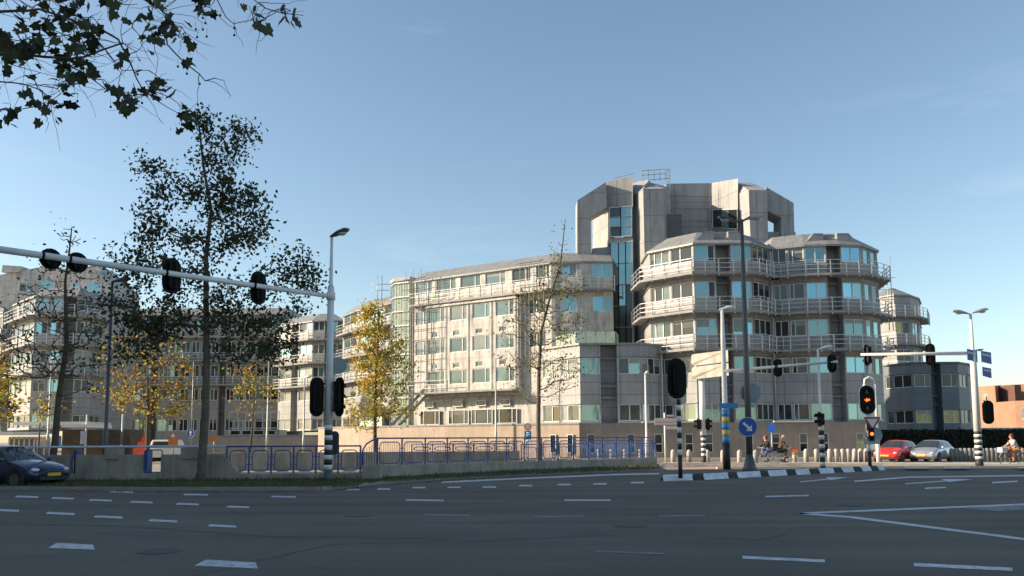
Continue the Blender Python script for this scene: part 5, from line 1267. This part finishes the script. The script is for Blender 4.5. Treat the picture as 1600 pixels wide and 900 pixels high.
# pavilion with canopies at the far left
pv = thing('pavilion', 'low glazed pavilion with pale flat canopies behind the left canal wall', 'pavilion', (*P2(80, 700, 74), 0))
b = MB()
for (x0_, x1_, y_, Y_) in ((-80, 20, 680, 70), (20, 132, 664, 76), (96, 132, 668, 72)):
    a_ = at(x0_, y_, Y_); c_ = at(x1_, y_, Y_); b.box(a_.x, c_.x, Y_, Y_ + 5, a_.z, a_.z + .28)
b.build('canopy', M_white, pv)
b = MB(); gl_ = MB(); a_ = at(15, 684, 73.5); c_ = at(78, 684, 73.5); k = 8
for i in range(k + 1): x_ = a_.x + (c_.x - a_.x) * i / k; b.beam((x_, 73.5, 0), (x_, 73.5, a_.z), .12, .12)
b.beam((a_.x, 73.5, a_.z), (c_.x, 73.5, a_.z), .12, .2); b.build('window_frame', M_white, pv)
gl_.face([(a_.x, 73.6, 0), (c_.x, 73.6, 0), (c_.x, 73.6, a_.z), (a_.x, 73.6, a_.z)]); gl_.build('glazing', G_blind, pv, fix=False)
b = MB(); a_ = at(84, 668, 76.5); c_ = at(190, 700, 76.5); b.box(a_.x, c_.x, 78, 81, 0, a_.z - .2); b.build('wall', mat('shop_dark', (.07, .055, .04), .7, 0, .5, .8), pv)
b = MB()
for px in (134, 190): q = at(px, 690, 76); b.cyl(q.x, 76, 0, 4.2, .07)
b.build('post', M_white, pv)
simple('billboard', 'white and blue poster panel beside the pavilion', 'billboard', 84, 95, 681, 700, 72, .15, mat('poster_blue', (.08, .25, .45), .5, 0, .4, 2))
simple('billboard', 'pale advertising case with an orange patch under the pavilion canopy', 'billboard', 56, 76, 684, 700, 72, .15, mat('poster_orange', (.6, .5, .36), .5, 0, .5, 2))
simple('information_board', 'pale blue grey board on the plaza right of the leaning trunk', 'board', 125, 134, 673, 694, 70, .12, mat('board_grey', (.32, .38, .5), .5))
simple('display_case', 'dark framed notice case left of the red digger', 'display case', 166, 188, 675, 695, 74, .6, mat('case_dark', (.05, .045, .04), .3, 0, .5, 3))
# red digger
ex = thing('excavator', 'small red digger with raised arm behind the canal wall', 'excavator', (*P2(222, 700, 66), 0)); b = MB()
a_ = at(208, 696, 66); b.box(a_.x, a_.x + 1.7, 66, 67.4, .5, 1.25); b.box(a_.x + .3, a_.x + 1.1, 66.1, 67.2, 1.25, 1.6); b.build('body', M_rd, ex)
b = MB(); b.beam(at(220, 693, 66.4), at(226, 682, 66.4), .14, .24); b.beam(at(226, 682.5, 66.4), at(233, 672, 66.4), .10, .2); b.build('arm', mat('digger_red', (.42, .07, .03), .6), ex)
b = MB()
for dy in (0, 1.1): b.box(a_.x - .1, a_.x + 1.9, 66 + dy, 66.35 + dy, 0, .5)
b.build('track', M_tyre, ex)
# white van seen from behind
vn = thing('van', 'white van seen from behind between the two yellow trees', 'van', (*P2(244, 700, 64), 0)); b = MB(); a_ = at(233, 691, 64); c_ = at(257, 691, 64)
x0_, x1_, zt_ = a_.x, a_.x + 1.75, 1.75
b.hexa([(x0_, 64, .35), (x1_, 64, .35), (x1_, 68, .35), (x0_, 68, .35)], [(x0_, 64, 1.1), (x1_, 64, 1.1), (x1_, 68, 1.1), (x0_, 68, 1.1)])
b.hexa([(x0_, 64, 1.101), (x1_, 64, 1.101), (x1_, 67, 1.101), (x0_, 67, 1.101)], [(x0_ + .15, 64.2, zt_), (x1_ - .15, 64.2, zt_), (x1_ - .15, 66.5, zt_), (x0_ + .15, 66.5, zt_)]); b.build('body', M_white, vn, bevel=.05)
b = MB(); b.face([(x0_ + .22, 64.0, 1.2), (x1_ - .22, 64.0, 1.2), (x1_ - .3, 64.14, 1.62), (x0_ + .3, 64.14, 1.62)]); b.build('rear_window', M_glassc, vn, fix=False)
for sx in (x0_ + .05, x1_ - .25):
    for sy in (64.6, 67.2): b = MB(); b.tube([(sx, sy, .32), (sx + .2, sy, .32)], .32, 14); b.build('wheel', M_tyre, vn)
# work sign
T, x, y = sign_post(271, 705, 676, 'orange works board with a red triangle above it behind the canal wall', 60)
q = at(271, 691, y); b = MB(); b.box(q.x - .36, q.x + .36, y - .08, y - .05, q.z - .25, q.z + .28); b.build('sign_plate', mat('sign_orange', (.55, .17, .03), .5), T)
q = at(271, 680, y); b = MB(); b.extr([(q.x - .3, y - .07, q.z - .2), (q.x + .3, y - .07, q.z - .2), (q.x, y - .07, q.z + .32)], (0, .02, 0)); o = b.build('triangle', M_rd, T)
b = MB(); b.extr([(q.x - .18, y - .075, q.z - .13), (q.x + .18, y - .075, q.z - .13), (q.x, y - .075, q.z + .18)], (0, .003, 0)); b.build('face', M_white, o)
T, x, y = sign_post(334, 705, 682, 'plain orange brown board in front of the low brick wall', 85)
q = at(334, 686, y); b = MB(); b.box(q.x - .45, q.x + .45, y - .08, y - .05, q.z - .28, q.z + .28); b.build('sign_plate', mat('board_brown', (.5, .16, .02), .6), T)

# ------------------------------------------------------------------ trees
def tree(name, label, Y, trunk_px, r0, clusters, leafm, leaves_per, leaf_s, tipr=.008, bark=M_bark, spread=.35, group=None, depthk=.8, yd=0.0, droop=.1, up=.2, cmin=2, weights=None, expo=.5, z0=None, lean_y=0.0):
    rnd = random.Random(sum(map(ord, label)))
    tr = [at(px, py, Y + lean_y * i) for i, (px, py) in enumerate(trunk_px)]
    tr[0].z = z0 if z0 is not None else 0.0
    T = thing(name, label, 'tree', tuple(tr[0]), group)
    nodes = []; par = []; 
    def dens(pts, p0):
        prev = p0
        for a_, c_ in zip(pts[:-1], pts[1:]):
            k = max(1, int((c_ - a_).length / .35))
            for i in range(1, k + 1): nodes.append(a_.lerp(c_, i / k)); par.append(prev); prev = len(nodes) - 1
    nodes.append(tr[0]); par.append(-1); dens(tr, 0); ntr = len(nodes)
    tips = []
    sc = Y / F
    for (cx, cy_, rx, ry, n) in clusters:
        for _ in range(n):
            while True:
                a_, b2, c_ = rnd.uniform(-1, 1), rnd.uniform(-1, 1), rnd.uniform(-1, 1)
                if a_ * a_ + b2 * b2 + c_ * c_ <= 1: break
            p = at(cx + a_ * rx, cy_ + b2 * ry, Y); p.y += c_ * rx * sc * depthk; tips.append(p)
    axis = nodes[:ntr]
    tips.sort(key=lambda p: min((p - q).length for q in axis[::3]))
    ends = []
    for t in tips:
        best = None; bc = 1e9
        for i, q in enumerate(nodes):
            if i < 4 and ntr > 8: continue
            d = (t - q).length
            if d < .05: continue
            c = d * (1 + 1.2 * max(0, (q.z - t.z) / d + up))
            if c < bc: bc = c; best = i
        q = nodes[best]; d = (t - q); k = max(2, int(d.length / .4)); prev = best
        side = Vector((rnd.gauss(0, 1), rnd.gauss(0, 1), 0)) * d.length * .07
        for i in range(1, k + 1):
            f = i / k; p = q + d * f + side * math.sin(f * math.pi) + Vector((0, 0, -droop * d.length * math.sin(f * math.pi))) + Vector((rnd.gauss(0, .02), rnd.gauss(0, .02), rnd.gauss(0, .02)))
            nodes.append(p); par.append(prev); prev = len(nodes) - 1
        ends.append(prev)
    cnt = [0] * len(nodes)
    for e in ends:
        i = e
        while i != -1: cnt[i] += 1; i = par[i]
    total = max(1, cnt[0])
    def rad(i):
        if i < ntr: return max(tipr, r0 * (1 - .85 * (i / (ntr - 1)) ** 1.1))
        return tipr + (r0 * .55) * (max(0, cnt[i] - 1) / total) ** expo * .6
    b = MB(); fl = [tr[0] + (nodes[1] - tr[0]) * .0, *nodes[1:ntr]]
    b.tube(fl, [rad(0) * 1.35] + [rad(i) for i in range(1, ntr)], 12); b.build('trunk', bark, T)
    b = MB()
    for i in range(ntr, len(nodes)):
        p = par[i]; b.tube([nodes[p], nodes[i]], [min(rad(p), rad(i) * 1.3) if p < ntr else rad(p), rad(i)], 5 if rad(i) < .05 else 7, cap=False)
    b.build('branches', bark, T, fix=False)
    b = MB(); wts = weights or [1] * len(leafm)
    for e in ends:
        chain = [e, par[e], par[par[e]] if par[e] > 0 else e]
        mbase = rnd.choices(range(len(leafm)), wts)[0]
        for _ in range(int(leaves_per * rnd.uniform(.35, 1.65))):
            c = nodes[rnd.choice(chain)] + Vector((rnd.gauss(0, spread), rnd.gauss(0, spread), rnd.gauss(0, spread * .75)))
            s_ = leaf_s * rnd.uniform(.6, 1.3); nrm = Vector((rnd.gauss(0, 1), rnd.gauss(0, 1), rnd.gauss(0, .8) + .4)).normalized(); u = nrm.orthogonal().normalized(); u = (Matrix.Rotation(rnd.uniform(0, 6.28), 3, nrm) @ u); v = nrm.cross(u)
            mi = mbase if rnd.random() < .6 else rnd.choices(range(len(leafm)), wts)[0]
            fold = nrm * s_ * .25
            b.face([c - u * s_, c - v * s_ * .62 + fold, c + u * s_ * .9, c + u * .1 * s_ - nrm * s_ * .1], mi); b.face([c - u * s_, c + v * s_ * .62 + fold, c + u * s_ * .9, c + u * .1 * s_ - nrm * s_ * .1], mi)
    b.build('foliage', leafm, T, fix=False)
    return T
# big dark plane tree
tree('plane_tree', 'tall dark leaved plane tree in front of the left canal wall', 31.0, [(313, 751), (317, 700), (321, 640), (323, 560), (322, 480), (322, 400), (330, 330), (318, 260), (312, 205), (308, 175)], .17,
     [(312, 190, 24, 22, 10), (372, 215, 24, 22, 12), (345, 245, 40, 30, 16), (240, 255, 22, 20, 8), (275, 290, 40, 30, 18), (350, 300, 50, 36, 26), (395, 330, 32, 34, 16), (240, 335, 30, 25, 12), (300, 365, 90, 30, 30), (225, 395, 45, 30, 16), (390, 375, 40, 30, 14), (195, 430, 32, 28, 12),
      (310, 430, 120, 30, 30), (240, 490, 75, 34, 30), (390, 480, 70, 40, 22), (455, 410, 32, 24, 12), (488, 435, 24, 22, 10), (462, 465, 38, 22, 8), (425, 540, 46, 45, 18), (215, 530, 60, 32, 22), (400, 540, 60, 30, 14), (190, 480, 34, 30, 12), (320, 500, 80, 30, 18)],
     [LEAF_G[0], LEAF_G[1], LEAF_G[3], LEAF_G[2]], 26, .092, .013, M_barkp, .29, weights=[5, 4, 3, 2])
# yellow tree
tree('yellow_tree', 'golden yellow autumn tree standing behind the start of the bridge railing', 48.5, [(586, 722), (586, 690), (586, 640), (588, 580), (592, 520), (592, 478)], .13,
     [(592, 480, 24, 14, 14), (575, 510, 36, 26, 28), (610, 530, 36, 30, 28), (570, 560, 38, 34, 30), (605, 590, 44, 36, 34), (575, 625, 44, 30, 30), (625, 640, 28, 22, 12), (560, 655, 24, 14, 8), (628, 575, 24, 30, 10)], LEAF_Y, 24, .10, .012, M_bark, .30, weights=[5, 3, 5, 2])
# sparse tree
tree('bare_tree', 'tall nearly bare tree rising behind the blue bridge railing', 47, [(842, 719), (841, 660), (842, 590), (845, 520), (858, 470), (876, 410), (883, 345)], .15,
     [(882, 350, 5, 10, 3), (876, 395, 14, 22, 8), (880, 440, 40, 24, 36), (845, 465, 50, 26, 38), (820, 510, 50, 24, 34), (890, 510, 38, 28, 28), (825, 560, 44, 24, 28), (880, 575, 40, 22, 24), (820, 610, 34, 14, 8), (880, 605, 30, 12, 8)], [LEAF_Y[3], LEAF_G[2], LEAF_G[1], LEAF_Y[2]], 9, .075, .018, M_barkp, .38)
# leaning bare tree at left
tree('bare_tree', 'dark leaning bare tree behind the navy car', 35, [(78, 742), (86, 690), (92, 620), (97, 585), (104, 540), (103, 490), (102, 440), (108, 395), (112, 358)], .16,
     [(110, 370, 20, 18, 10), (105, 420, 55, 26, 34), (90, 470, 70, 30, 44), (50, 520, 70, 34, 40), (150, 520, 60, 34, 40), (40, 570, 56, 26, 26), (150, 580, 48, 24, 12), (95, 560, 60, 24, 12)], [LEAF_G[3], LEAF_G[2], LEAF_G[1]], 3.5, .09, .016, M_bark, .35)
# smaller autumn trees behind the wall
tree('autumn_tree', 'yellow and brown tree behind the canal wall between the pole and the big trunk', 62, [(231, 706), (231, 670), (232, 640), (231, 600), (231, 560)], .18,
     [(190, 560, 34, 34, 18), (240, 550, 44, 36, 26), (280, 590, 34, 34, 20), (215, 600, 56, 30, 30), (175, 620, 28, 26, 14), (240, 635, 56, 26, 26), (290, 630, 22, 22, 8)], [LEAF_Y[0], LEAF_Y[1], LEAF_Y[3], LEAF_Y[2], LEAF_G[2]], 10, .15, .016, M_bark, .45, weights=[2, 2, 4, 3, 3])
tree('autumn_tree', 'small thin yellow green tree right of the big trunk', 66, [(390, 700), (394, 670), (397, 630), (396, 590), (394, 570)], .11,
     [(380, 580, 28, 18, 12), (400, 600, 30, 22, 14), (370, 620, 20, 22, 8), (415, 625, 20, 16, 6)], LEAF_M, 10, .15, .014, M_bark, .4)
tree('autumn_tree', 'yellow green tree cut by the left edge of the photo', 60, [(-6, 706), (-4, 660), (-2, 600), (-2, 560)], .15,
     [(-5, 570, 30, 36, 16), (5, 620, 26, 40, 20), (-20, 640, 34, 34, 16)], LEAF_M, 16, .17, .012, M_bark, .4)
# small shrub tree in front of the left wings
tree('autumn_tree', 'low yellow green tree in front of the sunlit left facet', 70, [(60, 704), (62, 670), (64, 640)], .10,
     [(70, 640, 26, 16, 10), (55, 625, 20, 18, 8), (84, 625, 18, 14, 6)], LEAF_M, 8, .15, .012, M_bark, .4)

# overhanging foreground plane branches (trunk stands left of the photo)
def fore_tree():
    rnd = random.Random(11); Y = 8.2
    T = thing('plane_tree', 'foreground plane tree whose twigs and seed balls hang into the upper left', 'tree', (-8.5, 8.5, 0))
    b = MB(); b.tube([(-8.5, 8.5, 0), (-8.4, 8.5, 1.5), (-8.3, 8.5, 3.5), (-8.1, 8.4, 6.5), (-7.9, 8.4, 9.5)], [.34, .27, .24, .18, .08], 14); b.build('trunk', M_barkp, T)
    limbs = [[Vector((-8.3, 8.5, 3.9)), at(-60, 55, Y), at(0, 76, Y), at(45, 86, Y), at(89, 91, Y), at(133, 89, Y), at(160, 78, Y), at(192, 67, Y)],
             [Vector((-8.2, 8.4, 5.2)), at(-60, 10, Y), at(0, 18, Y), at(62, 15, Y), at(110, 30, Y), at(160, 45, Y)],
             [Vector((-8.3, 8.5, 3.6)), at(-50, 120, Y), at(0, 127, Y), at(40, 131, Y), at(75, 150, Y)],
             [Vector((-8.1, 8.4, 6.2)), at(-20, -70, Y), at(90, -40, Y), at(190, -20, Y), at(240, 5, Y), at(257, 25, Y), at(260, 70, Y), at(288, 98, Y), at(311, 115, Y), at(322, 126, Y), at(336, 122, Y)],
             [at(160, 45, Y), at(185, 62, Y), at(205, 100, Y), at(213, 124, Y), at(235, 150, Y), at(260, 168, Y), at(284, 180, Y)],
             [at(190, -20, Y), at(290, -18, Y), at(338, -4, Y), at(352, 25, Y), at(366, 36, Y), at(390, 32, Y), at(402, 22, Y)],
             [at(338, -4, Y), at(392, -4, Y), at(412, 12, Y), at(440, 20, Y), at(474, 24, Y)],
             [at(110, 30, Y), at(150, 60, Y), at(178, 95, Y), at(190, 108, Y), at(232, 110, Y)],
             [at(89, 91, Y), at(130, 115, Y), at(165, 140, Y), at(186, 145, Y), at(222, 152, Y)]]
    rads = [.05, .04, .03, .03, .012, .012, .009, .010, .009]
    nodes = []; b = MB()
    for li, l in enumerate(limbs):
        pts = []
        for a_, c_ in zip(l[:-1], l[1:]):
            k = max(1, int((c_ - a_).length / .12))
            for i in range(k): pts.append(a_.lerp(c_, i / k) + Vector((rnd.gauss(0, .006), rnd.gauss(0, .006), rnd.gauss(0, .006))))
        pts.append(l[-1]); n = len(pts); r = rads[li]
        b.tube(pts, [max(.0035, r * (1 - .85 * (i / n))) for i in range(n)], 7)
        nodes += [p for p in pts if proj(p)[0] > -60]
    tips = []
    for (cx, cy_, rx, ry, n) in ((60, 30, 95, 40, 26), (70, 70, 75, 28, 26), (15, 160, 22, 22, 6), (55, 165, 24, 18, 6), (130, 108, 34, 16, 12), (90, 130, 50, 18, 10), (205, 80, 12, 16, 3), (240, 132, 16, 10, 6), (205, 152, 12, 10, 5), (285, 185, 22, 12, 6), (315, 10, 14, 10, 4), (275, 52, 14, 12, 5), (292, 62, 12, 12, 4),
                             (450, 16, 14, 6, 4), (405, 30, 12, 10, 4), (395, 4, 10, 6, 2), (170, 15, 70, 14, 12), (255, 16, 10, 8, 3), (12, 75, 14, 24, 8), (165, 126, 6, 5, 2), (225, 45, 25, 20, 5)):
        for _ in range(n):
            p = at(cx + rnd.uniform(-rx, rx), cy_ + rnd.uniform(-ry, ry), Y + rnd.gauss(0, .25)); tips.append(p)
    tips.sort(key=lambda p: min((p - q).length for q in nodes)); lf = MB()
    def leaf(c, s_, nrm, u, mi):
        v = nrm.cross(u); ang = [(0, .2), (25, .7), (50, .6), (72, 1.0), (100, .74), (128, .92), (150, .7), (180, 1.1)]
        outl = [(a, r) for a, r in ang] + [(360 - a, r) for a, r in reversed(ang[1:-1])]
        pts = [c + (u * -math.cos(R(a)) * r + v * math.sin(R(a)) * r) * s_ + nrm * s_ * .28 * (r * abs(math.sin(R(a)))) for a, r in outl]
        n = len(pts); cc = c + u * .15 * s_
        for i in range(n): lf.face([cc, pts[i], pts[(i + 1) % n]], mi)
    for t in tips:
        q = min(nodes, key=lambda p: (p - t).length * (1 + .5 * max(0, (t.z - p.z)))); d = t - q; k = max(2, int(d.length / .1)); prev = q; pts = [q]; side = Vector((rnd.gauss(0, 1), rnd.gauss(0, .6), rnd.gauss(0, .6))) * d.length * .12
        for i in range(1, k + 1):
            f = i / k; p = q + d * f + side * math.sin(f * math.pi); pts.append(p)
        b.tube(pts, [.006 * (1 - .6 * i / k) for i in range(k + 1)], 5); nodes += pts[1:]
        for _ in range(rnd.choice((1, 1, 2, 2, 3))):
            c = t + Vector((rnd.gauss(0, .06), rnd.gauss(0, .08), rnd.gauss(0, .05) - .04)); nrm = Vector((rnd.gauss(0, .7), rnd.gauss(0, .7), rnd.gauss(0, .8))).normalized(); u = Vector((rnd.gauss(0, .6), rnd.gauss(0, .6), -1)); u = (u - nrm * u.dot(nrm)).normalized()
            leaf(c, rnd.uniform(.05, .10), nrm, u, rnd.choices([0, 1, 2, 3], [4, 2, .7, 6])[0])
    # extra bare twigs
    for _ in range(170):
        q = rnd.choice(nodes); d = Vector((rnd.uniform(-.2, .6), rnd.gauss(0, .2), rnd.uniform(-.35, .15))).normalized() * rnd.uniform(.15, .5); m_ = q + d * .5 + Vector((0, 0, rnd.uniform(-.04, .04)))
        cv = Vector((rnd.gauss(0, .3), rnd.gauss(0, .3), rnd.gauss(0, .3))) * d.length; qs = [q + d * (i / 6) + cv * (i / 6) ** 2 + Vector((rnd.gauss(0, .008), 0, rnd.gauss(0, .008))) * (1 if i else 0) for i in range(7)]
        b.tube(qs, [.004 - .0004 * i for i in range(7)], 4)
    b.build('branches', M_bark, T, fix=False); lf.build('foliage', [LEAF_G[0], LEAF_G[1], LEAF_G[2], LEAF_G[3]], T, fix=False)
    sbm = MB()
    for px, py in ((366, 55), (366, 44), (317, 28), (321, 36), (317, 46), (323, 57), (308, 58), (306, 46), (220, 33), (344, 24), (278, 104), (292, 115), (312, 131), (240, 155), (222, 161), (173, 167), (215, 116), (121, 158), (102, 103)):
        p = at(px, py, Y); sbm.ball(p, .0135, n=8, k=5); sbm.tube([p, p + Vector((rnd.gauss(0, .01), 0, .09))], .0018, 3)
    sbm.build('seed_balls', M_bark, T)
fore_tree()
